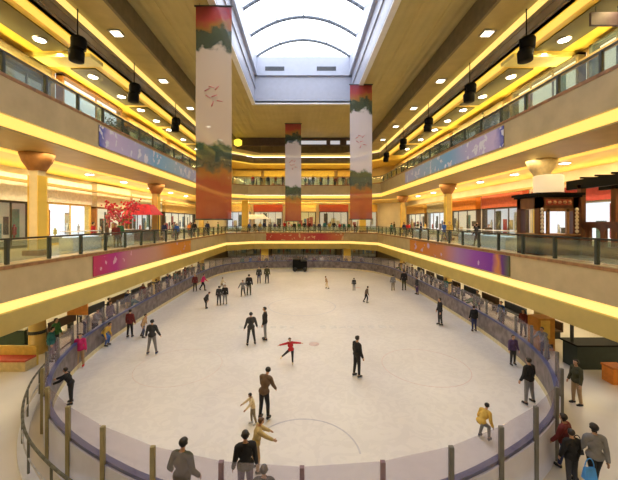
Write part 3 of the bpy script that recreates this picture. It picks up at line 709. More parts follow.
person('stand', -1.30, 7.35, .04, AWAY + .3, 1.68, 'black', 'purple', 'person in black top and purple trousers close to the near boards', 'skaters on the ice', skates=True)
person('reach', -1.2, 8.35, .04, RIGHT + .2, 1.40, 'mustard', 'tan', 'child in pale yellow reaching out behind the person in black', 'skaters on the ice', skates=True, hair=HAIRB)
person('pockets', -2.62, 6.98, .04, AWAY - .2, 1.74, 'olive', 'charcoal', 'person in olive jacket by the near boards at lower left', 'skaters on the ice', skates=True)
person('stand', -.78, 6.55, .04, AWAY, 1.50, 'charcoal', 'charcoal', 'person whose black hair just shows at the bottom edge', 'skaters on the ice', skates=True)
skater('stand_apart', 251, 346, 1.72, AWAY + .4, 'charcoal', 'charcoal', 'skater in charcoal with legs apart, left of a pair near the middle')
skater('stand', 265, 341, 1.80, LEFT, 'black', 'grey', 'skater in black jacket and grey trousers, right of a pair near the middle')
skater('bend', 205, 309, 1.35, RIGHT, 'charcoal', 'black', 'small skater bending forward beside the cluster at left of the ice')
skater('stand', 219, 306, 1.5, AWAY, 'charcoal', 'charcoal', 'left skater of the dark pair below the skater in cream')
skater('stand', 225, 305, 1.55, TOWARD, 'black', 'grey', 'right skater of the dark pair below the skater in cream')
skater('stride', 222, 290, 1.2, RIGHT, 'cream', 'khaki', 'child in cream jacket skating at the upper left of the ice', boots='white')
skater('glide', 243, 297, 1.5, TOWARD, 'grey', 'charcoal', 'skater in grey gliding beside a taller one in black')
skater('stand', 249, 296, 1.85, AWAY, 'black', 'olive', 'tall skater in black beside the grey gliding skater')
skater('stand', 259, 284, 1.75, TOWARD, 'charcoal', 'navy', 'skater in charcoal jacket and navy trousers near the far boards')
skater('stand', 267, 284, 1.85, AWAY, 'olive', 'black', 'skater in olive jacket and black trousers near the far boards')
skater('stand', 195, 292, 1.6, TOWARD, 'maroon', 'black', 'skater in maroon at the far left near the boards')
skater('stride', 203, 291, 1.6, RIGHT, 'pink', 'black', 'skater in pink top and black trousers at the far left')
skater('stand', 130, 338, 1.55, AWAY, 'maroon', 'black', 'skater in maroon jacket beside the left boards')
skater('glide', 143, 338, 1.35, RIGHT, 'tan', 'jeans', 'skater in tan jacket between two others beside the left boards')
skater('stand_apart', 152, 355, 1.68, AWAY, 'charcoal', 'grey', 'skater in charcoal jacket and grey trousers at left of the ice', boots='navy')
x, y = -9.95, 14.35
person('stand', x, y, .04, TOWARD + .4, 1.5, 'pink', 'tan', 'child in bright pink jacket and red boots by the left boards', 'skaters on the ice', skates=True, boots='red')
skater('crouch', 103, 347, 1.5, RIGHT, 'yellow', 'blue', 'child in yellow top and blue trousers bent over by the left boards')
person('lean_rail', -8.3, 11.5, .04, LEFT + .3, 1.32, 'black', 'black', 'person in black leaning onto the left boards', 'skaters on the ice', skates=True)
skater('stand', 440, 326, 1.70, LEFT, 'black', 'charcoal', 'skater in black facing left at the right side of the ice')
skater('stand', 474, 332, 1.5, AWAY, 'black', 'navy', 'skater in black and navy close to the right boards')
skater('stand', 513, 366, 1.35, TOWARD, 'purple', 'charcoal', 'skater in purple jacket close to the right boards')
skater('stand_apart', 529, 405, 1.62, AWAY + .3, 'black', 'grey', 'skater in black jacket and grey trousers standing at the right boards')
skater('crouch', 481, 442, 1.25, RIGHT + .5, 'yellow', 'grey', 'small child in yellow crouching by the near right boards', boots='navy')
skater('stand', 393, 291, 1.5, AWAY, 'grey', 'khaki', 'skater in grey jacket and khaki trousers at the upper right')
skater('stand', 404, 291, 1.9, AWAY, 'black', 'olive', 'tall skater in black and olive at the upper right')
skater('stand', 417, 295, 1.6, LEFT, 'charcoal', 'purple', 'skater in charcoal jacket and purple trousers at the upper right')
skater('glide', 327, 289, 1.25, LEFT, 'tan', 'cream', 'child in tan and cream far away at the centre of the ice')
skater('stand', 354, 291, 1.2, AWAY, 'charcoal', 'grey', 'small skater in charcoal and grey far right of centre')
skater('glide', 366, 303, 1.35, RIGHT, 'brown', 'black', 'skater in brown jacket gliding far right of centre')
# visitors walking outside the boards at the lower right
person('walk', 6.92, 8.42, 0, AWAY + .5, 1.56, 'maroon', 'navy', 'person in maroon jacket and navy trousers walking outside the boards', 'visitors walking beside the rink')
person('walk', 7.18, 7.84, 0, AWAY - .2, 1.66, 'grey', 'black', 'person in grey jacket walking at the lower right', 'visitors walking beside the rink')
person('stand', 6.74, 8.0, 0, AWAY, 1.42, 'black', 'charcoal', 'person in black walking left of the one in grey jacket', 'visitors walking beside the rink')
person('stand', 9.95, 11.6, 0, LEFT, 1.62, 'olive', 'tan', 'person in olive jacket and tan trousers outside the right boards', 'visitors walking beside the rink')
def bag(x, y, z, col, label):
    e = empty('shoulder_bag', (x, y, z)); m = MB(); m.add([(-.15, -.06, 0), (.15, -.06, 0), (.15, .06, 0), (-.15, .06, 0), (-.12, -.03, .26), (.12, -.03, .26), (.12, .03, .26), (-.12, .03, .26)], [(0, 3, 2, 1), (4, 5, 6, 7), (0, 1, 5, 4), (1, 2, 6, 5), (2, 3, 7, 6), (3, 0, 4, 7)]); m.build('pouch', col, e)
    m = MB(); N = 10
    for i in range(N):
        a = PI * i / N; b = PI * (i + 1) / N; m.bar((.11 * math.cos(a), 0, .26 + .22 * math.sin(a)), (.11 * math.cos(b), 0, .26 + .22 * math.sin(b)), .012, 6)
    m.build('strap', col, e); tag(e, label, 'bag')
bag(6.88, 7.66, .46, C((.06, .30, .75)), 'bright blue bag carried by the person in grey jacket'); bag(7.14, 8.32, .58, C((.02, .02, .025)), 'black bag carried by the person in maroon jacket')

# crowd: every combination of clothes is used once in its group
rp_ = random.Random(11)
AVOID = [(s * 13.4, y + (1.3 if s > 0 and y < 20 else 0), z, .95) for s in (-1, 1) for y in COLY for z in (0, Z1)] + [(-12.2, 17.4, 0, .85), (-14.1, 26.8, Z1, 3.6), (12.4, 16.6, 0, 1.0)] + \
    [(12.6, 20.5, Z1, 1.8), (12.8, 24.2, Z1, 1.7), (12.8, 34.5, Z1, 1.7), (-13.5, 19.6, Z1, 1.8), (-13.2, 23.2, Z1, 1.7), (-9.3, 52.5, Z1, 1), (9.9, 52.5, Z1, 1)]
tops = ['black', 'charcoal', 'grey', 'red', 'maroon', 'navy', 'blue', 'pink', 'yellow', 'white', 'olive', 'brown', 'teal', 'green', 'purple', 'orange']
legs = ['black', 'charcoal', 'jeans', 'khaki', 'grey', 'navy']
def crowd(n, spots, where, group, w=None):
    seen = set()
    for i in range(n):
        while True:
            t, l = rp_.choice((w or tops)), rp_.choice(legs)
            if (t, l) not in seen: seen.add((t, l)); break
        x, y, z, rz, pose, h = spots(i)
        for _ in range(6):
            for (ox, oy, oz, orr) in AVOID:
                if abs(z - oz) < 1 and math.hypot(x - ox, y - oy) < orr: y = oy + orr + .05 if y >= oy else oy - orr - .05
        lw = 'blue jeans' if l == 'jeans' else l + ' trousers'
        person(pose, x, y, z, rz, h, t, l, f'{"seated " if pose == "sit" else ""}person in {t} top and {lw} {where}', group, detail=False)
DKT = ['black', 'charcoal', 'grey', 'maroon', 'navy', 'olive', 'brown', 'teal', 'blue', 'green', 'purple', 'white']
U = rp_.uniform
crowd(22, lambda i: (-11.75 - .9 * (i % 2) - U(0, .2), 15.2 + i * 1.15, 0, RIGHT + U(-.5, .5), rp_.choice(['stand', 'pockets', 'lean_rail']) if i % 2 == 0 else 'stand', U(1.5, 1.75)), 'behind the left rink boards', 'spectators behind the left boards', DKT)
crowd(18, lambda i: (11.75 + .9 * (i % 2) + U(0, .2), 16.2 + i * 1.4, 0, LEFT + U(-.5, .5), rp_.choice(['stand', 'pockets', 'lean_rail']) if i % 2 == 0 else 'stand', U(1.5, 1.75)), 'behind the right rink boards', 'spectators behind the right boards', DKT)
crowd(16, lambda i: (-8.6 + i * 1.15, 45.9 + .5 * (i % 3), 0, TOWARD + U(-.5, .5), rp_.choice(['stand', 'pockets']), U(1.55, 1.75)), 'behind the far rink boards', 'spectators behind the far boards', DKT)
crowd(22, lambda i: (-8.4 + i * .8, 50.9 + .55 * (i % 3), Z1, TOWARD + U(-1, 1), rp_.choice(['stand', 'walk', 'pockets']), U(1.55, 1.8)), 'at the far railing of the lower gallery', 'shoppers at the far lower gallery')
crowd(16, lambda i: (-12.2 - .9 * (i % 3), 21 + i * 1.7, Z1, RIGHT + U(-1, 1), rp_.choice(['stand', 'walk']), U(1.5, 1.75)), 'in the left lower gallery', 'shoppers in the left lower gallery')
crowd(14, lambda i: (12.2 + .9 * (i % 3), 22 + i * 1.8, Z1, LEFT + U(-1, 1), rp_.choice(['stand', 'walk']), U(1.5, 1.75)), 'in the right lower gallery', 'shoppers in the right lower gallery')
crowd(14, lambda i: (-7.5 + i * 1.15, 48.9 + .5 * (i % 2), Z2, TOWARD + U(-1, 1), rp_.choice(['stand', 'walk']), U(1.55, 1.75)), 'at the far railing of the upper gallery', 'shoppers at the far upper gallery')
crowd(6, lambda i: (-13.0 - .5 * (i % 2), 30 + i * 2.3, Z2, RIGHT + U(-1, 1), 'stand', U(1.5, 1.75)), 'in the left upper gallery', 'shoppers in the left upper gallery')
crowd(6, lambda i: (13.0 + .5 * (i % 2), 30 + i * 2.3, Z2, LEFT + U(-1, 1), 'stand', U(1.5, 1.75)), 'in the right upper gallery', 'shoppers in the right upper gallery')

# ---------------------------------------------------------------- shopfronts
def shopfront(axis, wall, a0, a1, z0, h, glow, gs, framec, signc, label, sign_h=.9, mull=3, goods=None, door=True, panels=.75):
    """axis x: front stands on a side wall at x=wall facing the hall; axis y: on the far wall"""
    s = 1 if wall > 0 else -1
    e = empty('shopfront', (wall, (a0 + a1) / 2, z0) if axis == 'x' else ((a0 + a1) / 2, wall, z0), 0 if axis == 'x' else 0)
    w = (a1 - a0) / 2
    def B(mb, u0, u1, d0, d1, k0, k1, mi=0):   # u along the front, d depth out of the wall, k height
        if axis == 'x': mb.box(-s * d0, -s * d1, u0, u1, k0, k1, mi)
        else: mb.box(u0, u1, -d0, -d1, k0, k1, mi)
    m = MB(); B(m, -w, w, .0, .04, .15, h); m.build('lit_interior', emat('shop_glow_%s' % label[:12], glow, gs), e)
    fm = C(framec); m = MB(); B(m, -w, -w + .16, .02, .5, 0, h); B(m, w - .16, w, .02, .5, 0, h); B(m, -w, w, .02, .5, h - .12, h); B(m, -w, w, .02, .5, 0, .15)
    for i in range(1, mull): u = -w + 2 * w * i / mull; B(m, u - .04, u + .04, .38, .46, .15, h - .1)
    fr_o = m.build('frame', fm, e)
    for i in range(mull):
        u0 = -w + 2 * w * i / mull; m = MB(); B(m, u0 + .05, u0 + 2 * w / mull - .05, .41, .425, .15, h - .12); m.build('glass_pane', SHOPG, fr_o)
    if sign_h: m = MB(); B(m, -w, w, .05, .58, h, h + sign_h); m.build('sign_board', C(signc), e)
    g = goods or [(.5, .1, .1), (.1, .1, .12), (.6, .55, .4), (.1, .2, .4)]
    r2 = random.Random(hash(label) % 9999 if False else sum(map(ord, label)))
    m = MB(); B(m, -w + .3, w - .3, .06, .34, .15, .55); pl_o = m.build('display_plinth', C((.6, .58, .55)), e)
    u = -w + .3; PAL = list(g) * 2 + [(.45, .05, .08), (.08, .07, .06), (.55, .45, .30), (.12, .25, .30), (.5, .25, .08), (.6, .6, .62)]
    while u < w - .6:
        ww = r2.uniform(.25, .9)
        if r2.random() < panels:
            hb = r2.uniform(.2, 1.2); ht = r2.uniform(hb + .5, h - .15); m = MB(); B(m, u, min(u + ww, w - .2), .04, .055, hb, ht); m.build('display_panel', C(r2.choice(PAL)), e)
        u += ww + r2.uniform(.05, .3)

    for k in range(max(3, int(w * 1.6))):
        u = -w + .5 + (2 * w - 1) * (k + .5) / max(3, int(w * 1.6)); hh = r2.uniform(.6, 1.5); ww = r2.uniform(.12, .3); m = MB()
        pr = [(.05, 0), (.05, .3 * hh), (.13, .34 * hh), (.10, .6 * hh), (.13, .80 * hh), (.04, .84 * hh), (.07, .90 * hh), (.06, .97 * hh), (.02, hh)]
        pr = [(p_[0], p_[1] + .55) for p_ in pr]
        c = (-s * .2, u, 0) if axis == 'x' else (u, -.2, 0); m.lathe(pr, c, 10); m.build('display_figure', C(r2.choice(g)), pl_o)
    tag(e, label, 'shop'); return e
WHT = (.9, .93, 1.0); CRM = (1, .86, .62); YEL = (1, .72, .25)
L1x = 18.5; H1 = 3.0
shopfront('x', -L1x, 16.6, 21.5, Z1, H1, CRM, .18, (.05, .04, .03), (.70, .70, .70), 'dark fronted clothes shop at the near end of the left lower gallery', 1.7, panels=.95, goods=[(.03, .03, .03), (.25, .02, .10), (.05, .05, .08), (.55, .5, .5)])
shopfront('x', -L1x, 22.6, 27.3, Z1, H1 + .1, WHT, 1.5, (.75, .52, .12), (.74, .73, .72), 'bright white shop window in a yellow frame on the left', 1.7, mull=2, panels=.25, goods=[(.10, .25, .6), (.7, .65, .2), (.75, .78, .82), (.15, .3, .65)])
shopfront('x', -L1x, 28.0, 33.4, Z1, H1, CRM, .8, (.4, .2, .08), (.66, .60, .54), 'brown framed shop behind the red flowering tree on the left', 2.0, goods=[(.3, .15, .06), (.5, .05, .08), (.6, .5, .4)])
shopfront('x', -L1x, 33.8, 41, Z1, H1, WHT, .7, (.12, .10, .08), (.55, .60, .62), 'grey fronted shop halfway down the left lower gallery', 1.6)
shopfront('x', -L1x, 42, 54, Z1, H1, CRM, .8, (.08, .05, .04), (.60, .45, .20), 'wide cream lit shop at the far end of the left lower gallery', 1.6, mull=5)
shopfront('x', L1x, 18.4, 25, Z1, H1, WHT, 1.2, (.35, .38, .38), (.45, .06, .07), 'white lit shop with red sign behind the kiosk and bar at right', 1.0, goods=[(.02, .08, .10), (.7, .7, .7), (.05, .2, .2)])
shopfront('x', L1x, 26, 32, Z1, H1, WHT, .6, (.10, .07, .06), (.48, .10, .06), 'dark framed shop with dull red sign on the right', 1.3, goods=[(.2, .25, .22), (.5, .5, .5)])
shopfront('x', L1x, 33, 39, Z1, H1, CRM, .6, (.10, .07, .06), (.60, .20, .03), 'brown framed shop with orange sign on the right', 1.3)
shopfront('x', L1x, 40, 46, Z1, H1, WHT, 1.0, (.3, .3, .3), (.3, .28, .22), 'pale lit shop far down the right lower gallery', 1.3)
shopfront('x', L1x, 47, 55, Z1, H1, CRM, .9, (.1, .07, .05), (.5, .3, .08), 'cream lit shop furthest down the right lower gallery', 1.3, mull=4)
for k, (a, b, gl, gs_, fr, sg, lb) in enumerate((
        (-14, -9.6, WHT, .7, (.1, .08, .06), (.65, .5, .3), 'white lit shop at far left end wall of the lower gallery'), (-9, -3.6, CRM, .6, (.15, .10, .06), (.34, .05, .05), 'cream lit shop with red sign on the lower far wall'),
        (-3, 2.6, YEL, .5, (.05, .03, .02), (.75, .62, .35), 'yellow lit shop with cream sign in the middle of the far wall'), (3.2, 8.6, CRM, .45, (.04, .03, .03), (.28, .05, .05), 'dark framed cream shop right of the middle on the far wall'), (9.2, 14, CRM, .5, (.3, .2, .1), (.62, .42, .12), 'brown framed shop at the right end of the far wall'))):
    shopfront('y', 60, a, b, Z1, 3.6, gl, gs_, fr, sg, lb, 1.3, mull=4)
L2x = 16.2; H2 = 3.2
shopfront('x', -L2x, 15, 20, Z2, H2, WHT, .30, (.12, .12, .14), (.20, .16, .08), 'dim shop at the near end of the left upper gallery', .8)
shopfront('x', -L2x, 21, 28, Z2, 4.3, WHT, 1.3, (.30, .14, .05), (.35, .15, .05), 'white window in a brown frame on the left upper gallery', 0, mull=2, panels=.3, goods=[(.7, .75, .85), (.4, .5, .7)])
shopfront('x', -L2x, 29, 37, Z2, H2, YEL, .45, (.06, .07, .04), (.45, .28, .08), 'yellow lit dark framed shop on the left upper gallery', .8)
shopfront('x', -L2x, 38, 50, Z2, H2, YEL, .5, (.1, .08, .04), (.35, .2, .06), 'wide yellow lit shop far down the left upper gallery', .8, mull=5)
shopfront('x', L2x, 13.0, 17.5, Z2, 4.2, CRM, 1.1, (.10, .12, .12), (.4, .36, .25), 'cream lit shop at the near end of the right upper gallery', 0)
shopfront('x', L2x, 18.2, 24, Z2, 4.2, CRM, 1.1, (.18, .14, .08), (.5, .4, .2), 'bright cream shop above the wooden kiosk on the right upper gallery', 0)
shopfront('x', L2x, 25, 33, Z2, H2, WHT, .35, (.08, .10, .07), (.25, .2, .1), 'dim greenish shop on the right upper gallery', .8)
shopfront('x', L2x, 34, 50, Z2, H2, YEL, .5, (.1, .08, .04), (.35, .2, .06), 'wide yellow lit shop far down the right upper gallery', .8, mull=6)
for k, (a, b, gl, gs_, fr, sg, lb) in enumerate(((-13, -7.6, YEL, .5, (.05, .05, .03), (.6, .45, .12), 'dim shop at the left end of the upper far wall'), (-7.0, -1.0, YEL, .45, (.35, .22, .04), (.70, .52, .10), 'golden shop left of the middle on the upper far wall'),
        (-.4, 6.0, YEL, .6, (.40, .25, .04), (.72, .55, .12), 'golden shop right of the middle on the upper far wall'), (6.6, 12.5, YEL, .35, (.25, .07, .04), (.6, .4, .1), 'red framed golden shop at the right of the upper far wall'))):
    shopfront('y', 60, a, b, Z2, 3.0, gl, gs_, fr, sg, lb, 1.1, mull=4)
# ground floor behind the crowd
for s, sd in ((-1, 'left'), (1, 'right')):
    for k, (a, b, cc, nm) in enumerate(((19, 27, (.25, .12, .05), 'brown'), (28, 36, (.10, .14, .10), 'green'), (37, 46, (.12, .07, .10), 'plum'))):
        shopfront('x', s * 18.0, a, b, 0, 2.5, CRM, .35, cc, cc, f'{nm} framed ground floor shop on the {sd} behind the ice crowd', .6)
for a, b, nm, cc in ((-14, -6.6, 'dark brown', (.05, .03, .02)), (-5.8, 6.4, 'black', (.03, .025, .02)), (7.2, 14, 'dark red', (.08, .03, .02))):
    shopfront('y', 60, a, b, 0, 2.6, YEL, .02, cc, cc, f'{nm} framed ground floor shop behind the far boards', .6, mull=4)

# ---------------------------------------------------------------- gallery furniture
# carved wooden kiosk
e = empty('wooden_kiosk', (12.75, 16.7, Z1)); kw, kd = 1.0, .8
m = MB()
for x in (-kw, kw - .28):
    for y in (-kd, kd - .28): m.box(x, x + .28, y, y + .28, 0, 2.9)
m.build('corner_post', WOOD, e)
m = MB(); m.box(-kw, kw, -kd, kd, 0, 1.0); m.build('counter', WOOD, e)
m = MB(); m.box(-kw - .05, kw + .05, -kd - .05, kd + .05, 1.0, 1.08); m.build('counter_top', WOODL, e)
m = MB(); m.box(-kw, kw, -kd, kd, 2.35, 3.0); m.build('canopy', WOOD, e)
m = MB(); m.box(-kw - .18, kw + .18, -kd - .18, kd + .18, 3.0, 3.12); m.box(-kw - .1, kw + .1, -kd - .1, kd + .1, 2.9, 3.0); m.build('cornice', BLACK, e)
m = MB(); m.box(-.62, .62, -kd - .05, -kd, 2.5, 2.8); m.build('sign_board', C((.35, .06, .03)), e)
for i in range(5): m = MB(); m.lathe([(.05, 0), (.09, .07), (.05, .14)], (-.5 + i * .25, -kd - .07, 2.58), 8); m.build('carving', C((.55, .30, .14)), e)
for x in (-.86, .86):
    for k in range(7): m = MB(); m.lathe([(.03, 0), (.075, .06), (.075, .12), (.03, .18)], (x, -kd - .06, 1.12 + k * .18), 8); m.build('bead', C((.75, .62, .42)), e)
m = MB(); m.box(-.42, .42, -.2, -.15, 1.1, 2.3); m.build('lit_panel', emat('kiosk_panel', (.9, .92, 1), 1.0), e)
m = MB(); m.box(-.55, -.42, -kd + .02, -kd + .12, 1.08, 2.35); m.box(.42, .55, -kd + .02, -kd + .12, 1.08, 2.35); m.box(-.72, .72, -kd + .02, -kd + .12, 2.2, 2.35); m.build('window_frame', WOODL, e)
tag(e, 'dark red carved wooden kiosk with beaded posts beside the right railing', 'kiosk')
e = empty('drum_lamp', (13.0, 16.9, Z1 + 3.12)); m = MB(); m.lathe([(.60, .02), (.66, .1), (.66, .95), (.60, 1.0)], n=28); m.build('shade', emat('drum_glow', (1, .72, .38), .75), e)
m = MB(); m.lathe([(.69, .0), (.69, .08)], n=28); m.build('rim', WOODL, e); tag(e, 'cream drum lamp on top of the carved wooden kiosk', 'lamp')
# wooden bar with pergola
e = empty('wooden_bar', (14.15, 13.4, Z1)); m = MB(); m.box(-.12, .12, -4.2, 3.6, 3.35, 3.82); m.box(1.6, 1.84, -4.2, 3.6, 3.35, 3.82); m.build('beam', BLACK, e)
for y in (-4, -1.7, .6, 2.8):
    for x in (0, 1.72): m = MB(); m.box(x - .12, x + .12, y - .12, y + .12, 0, 3.55); m.build('post', WOOD, e)
m = MB(); m.box(-.2, .2, -4.2, 3, 1.55, 1.68); m.build('counter_top', WOOD, e)
m = MB(); m.box(-.1, .1, -4.2, 3, 0, .5); m.box(-.1, .1, -4.2, 3, 1.38, 1.55)
yy = -4.1
while yy < 3:
    m.box(-.09, .09, yy, yy + .18, .5, 1.4)
    for i in range(8):
        a0 = PI * i / 8; a1 = PI * (i + 1) / 8; c0 = yy + .18 + .31; r = .31
        m.add([(-.09, c0 - r * math.cos(a0), 1.08 + r * math.sin(a0)), (-.09, c0 - r * math.cos(a1), 1.08 + r * math.sin(a1)), (-.09, c0 - r * math.cos(a1), 1.4), (-.09, c0 - r * math.cos(a0), 1.4)], [(0, 1, 2, 3)])
    yy += .80
m.build('arched_front', WOOD, e)
for k in range(9):
    m = MB(); y = -3.8 + k * .82; m.bar((-.1, y, 3.9), (1.9, y, 3.9), .05, 6); m.build('rafter', BLACK, e)
tag(e, 'dark red wooden bar with arched front and black roof beams at right', 'bar')
# white display counters along both lower galleries
def counter(x, y, l, label, lit=(.85, .92, 1)):
    e = empty('display_counter', (x, y, Z1)); m = MB(); m.box(-.4, .4, -l / 2, l / 2, 0, .75); m.build('base', C((.70, .74, .78)), e)
    m = MB(); m.box(-.36, .36, -l / 2 + .04, l / 2 - .04, .75, 1.1); m.build('glass_case', SHOPG, e)
    m = MB(); m.box(-.4, .4, -l / 2, l / 2, 1.1, 1.14); m.build('top', WHITE, e)
    m = MB(); m.box(-.3, .3, -l / 2 + .1, l / 2 - .1, .76, .80); m.build('lit_tray', emat('tray_glow', lit, 1.2), e); tag(e, label, 'display counter', 'white display counters in the lower gallery')
counter(12.6, 20.5, 2.6, 'nearest white glass display counter in the right lower gallery'); counter(12.8, 24.2, 2.4, 'second white glass display counter in the right lower gallery'); counter(12.8, 34.5, 2.4, 'third white glass display counter in the right lower gallery')
counter(-13.5, 19.6, 2.6, 'nearest white glass display counter in the left lower gallery'); counter(-13.2, 23.2, 2.4, 'second white glass display counter in the left lower gallery')
# red flowering tree display
e = empty('blossom_tree', (-14.3, 25.3, Z1)); m = MB(); m.lathe([(.55, 0), (.6, .5), (.5, .55)], n=16); m.build('planter', DARK, e)
m = MB(); m.bar((0, 0, .5), (.05, 0, 1.7), .12, 8, .08)
rb = random.Random(5)
ends = []
for i in range(9):
    a = i * .7; p = (math.cos(a) * rb.uniform(.5, 1.1), math.sin(a) * rb.uniform(.5, 1.1), rb.uniform(1.9, 3.0)); m.bar((.05, 0, 1.6), p, .06, 6, .02); ends.append(p)
m.build('trunk', WOODL, e)
def blobs(mb, ends, n, sp, r0, r1):
    for c in ends:
        for _ in range(n):
            p = [c[k] + rb.gauss(0, sp) for k in range(3)]; r = rb.uniform(r0, r1)
            mb.lathe([(.02, -r), (r * .8, -r * .5), (r, 0), (r * .7, r * .6), (.02, r)], p, 6)
m = MB(); blobs(m, ends[::2], 34, .28, .05, .11); m.build('blossom', C((.62, .03, .08)), e)
m = MB(); blobs(m, ends[1::2], 26, .26, .05, .10); m.build('blossom', C((.50, .10, .16)), e)
tag(e, 'red and pink blossom tree display in the left lower gallery', 'tree')
e = empty('red_stall', (-13.9, 28.0, Z1)); m = MB(); m.box(-1, 1, -.9, .9, 0, 1.0); m.build('counter', C((.10, .10, .10)), e); m = MB()
m.add([(-1.3, -1.1, 2.3), (1.3, -1.1, 2.3), (1.3, 1.1, 2.3), (-1.3, 1.1, 2.3), (-.7, -.5, 3.2), (.7, -.5, 3.2), (.7, .5, 3.2), (-.7, .5, 3.2)], [(0, 3, 2, 1), (4, 5, 6, 7), (0, 1, 5, 4), (1, 2, 6, 5), (2, 3, 7, 6), (3, 0, 4, 7)]); m.build('canopy', C((.68, .02, .07)), e)
for x in (-.95, .95):
    for y in (-.85, .85): m = MB(); m.bar((x, y, 1), (x, y, 2.35), .04); m.build('post', DARK, e)
tag(e, 'stall with bright red canopy behind the blossom tree', 'stall')
# white canopy on the far lower gallery
e = empty('white_gazebo', (-8.0, 55, Z1)); m = MB(); m.add([(-2.2, -1, 2.2), (2.2, -1, 2.2), (2.2, 1, 2.2), (-2.2, 1, 2.2), (-1.4, -.4, 2.95), (1.4, -.4, 2.95), (1.4, .4, 2.95), (-1.4, .4, 2.95)], [(0, 3, 2, 1), (4, 5, 6, 7), (0, 1, 5, 4), (1, 2, 6, 5), (2, 3, 7, 6), (3, 0, 4, 7)]); m.build('canopy', C((.85, .85, .92)), e)
for x in (-2.0, 2.0):
    for y in (-.9, .9): m = MB(); m.bar((x, y, 0), (x, y, 2.25), .05); m.build('post', WHITE, e)
tag(e, 'white canopy stand at the far left of the lower gallery', 'canopy')
# planters with shrubs on the upper galleries
def leafy(name, x, y, z, w, h, colr, seed, label, grp, d=.5):
    e = empty(name, (x, y, z)); m = MB(); m.box(-d / 2, d / 2, -w / 2, w / 2, 0, .45); m.build('planter_box', C((.20, .14, .08)), e)
    r3 = random.Random(seed); m = MB()
    for _ in range(int(200 * w)):
        c = Vector((r3.uniform(-d / 2, d / 2), r3.uniform(-w / 2, w / 2), .4 + abs(r3.gauss(0, h * .5)))); a = r3.uniform(0, 2 * PI); l = .16; t = r3.uniform(-.6, .9)
        u = Vector((math.cos(a) * math.cos(t), math.sin(a) * math.cos(t), math.sin(t))) * l; v = Vector((-math.sin(a), math.cos(a), 0)) * .05
        m.add([c, c + u * .5 + v, c + u, c + u * .5 - v], [(0, 1, 2, 3)])
    m.build('foliage', C(colr), e); tag(e, label, 'plant', grp)
for s, sd in ((-1, 'left'), (1, 'right')):
    for k, y in enumerate((20.6, 24.0, 27.4, 31, 35)):
        leafy('planter_shrub', s * 11.9, y, Z2 + .0, 2.2, .75, (.05, .13, .05) if k % 2 else (.03, .08, .05), k + 10 * s, f'{ordn[k]} planter of green shrubs behind the {sd} upper railing', f'{sd} upper gallery planters')
# rinkside furniture under the balconies
def bench(x, y, label, grp, colr):
    e = empty('rinkside_bench', (x, y, 0)); m = MB(); m.box(-.22, .22, -1.1, 1.1, .42, .5); m.build('seat', C(colr), e); m = MB(); m.box(.16, .22, -1.1, 1.1, .5, .95); m.build('backrest', C(colr), e)
    for yy in (-.9, .9): m = MB(); m.box(-.18, .18, yy - .04, yy + .04, 0, .42); m.build('leg', DARK, e)
    tag(e, label, 'bench', grp)
for s, sd in ((-1, 'left'), (1, 'right')):
    for k in range(8): bench(s * 14.4, 19.0 + k * 2.9, f'{ordn[k]} rinkside bench behind the {sd} boards', f'{sd} rinkside benches', (.05, .07, .12) if k % 2 else (.10, .06, .04))
# ticket counter at right with dark top board, orange box
e = empty('service_counter', (13.9, 14.7, 0)); m = MB(); m.box(-1.6, 2.6, -.4, .4, 0, 1.05); m.build('base', C((.02, .035, .03)), e); m = MB(); m.box(-1.7, 2.7, -.5, .5, 1.05, 1.12); m.build('top', BLACK, e)
for x in (-1.5, 2.5): m = MB(); m.box(x - .05, x + .05, -.05, .05, 1.12, 2.6); m.build('post', DARK, e)
m = MB(); m.box(-1.6, 2.6, -.1, .1, 2.2, 2.6); m.build('header_board', C((.03, .03, .03)), e); tag(e, 'dark green service counter under the right balcony', 'counter')
e = empty('vending_machine', (12.4, 16.6, 0)); m = MB(); m.box(-.42, .42, -.38, .38, .05, 1.7); m.build('cabinet', C((.55, .24, .03)), e); m = MB(); m.box(-.3, .15, -.42, -.38, .7, 1.6); m.build('window', C((.75, .5, .1)), e)
m = MB(); m.box(-.3, .3, -.41, -.38, .2, .4); m.build('slot', BLACK, e); tag(e, 'orange vending machine outside the right boards', 'vending machine')
e = empty('orange_bin', (12.9, 13.2, 0)); m = MB(); m.box(-.3, .3, -.25, .25, 0, .62); m.build('bin_body', C((.72, .25, .03)), e); m = MB(); m.box(-.33, .33, -.28, .28, .62, .7); m.build('lid', C((.5, .15, .02)), e); tag(e, 'small orange bin on the floor at the right edge', 'bin')
e = empty('seating_booth', (-13.4, 14.4, 0)); m = MB(); m.box(-2.6, 1.2, -.3, .3, 0, .42); m.build('seat_base', C((.66, .52, .24)), e); m = MB(); m.box(-2.6, 1.2, -.32, .3, .42, .5); m.build('seat', C((.55, .08, .04)), e); m = MB(); m.box(-2.6, 1.2, .3, .42, 0, .9); m.build('backrest', C((.70, .50, .10)), e); tag(e, 'long yellow seat with red cushion under the left balcony', 'seat')
e = empty('cafe_counter', (-15.9, 17.0, 0)); m = MB(); m.box(-1.5, 1.5, -.4, .4, 0, 1.0); m.build('base', C((.03, .06, .04)), e); m = MB(); m.box(-1.6, 1.6, -.5, .5, 1.0, 1.08); m.build('top', C((.6, .6, .5)), e); tag(e, 'dark green cafe counter under the left balcony', 'counter')
e = empty('orange_sign', (-12.2, 17.4, 0)); m = MB(); m.bar((0, 0, 0), (0, 0, 1.6), .04); m.build('post', DARK, e); m = MB(); m.box(-.55, .55, -.04, .04, 1.55, 2.2); m.build('panel', C((.78, .32, .06)), e); m = MB(); m.lathe([(.3, 0), (.3, .05)]); m.build('base', DARK, e); tag(e, 'orange sign board on a pole behind the left boards', 'sign')
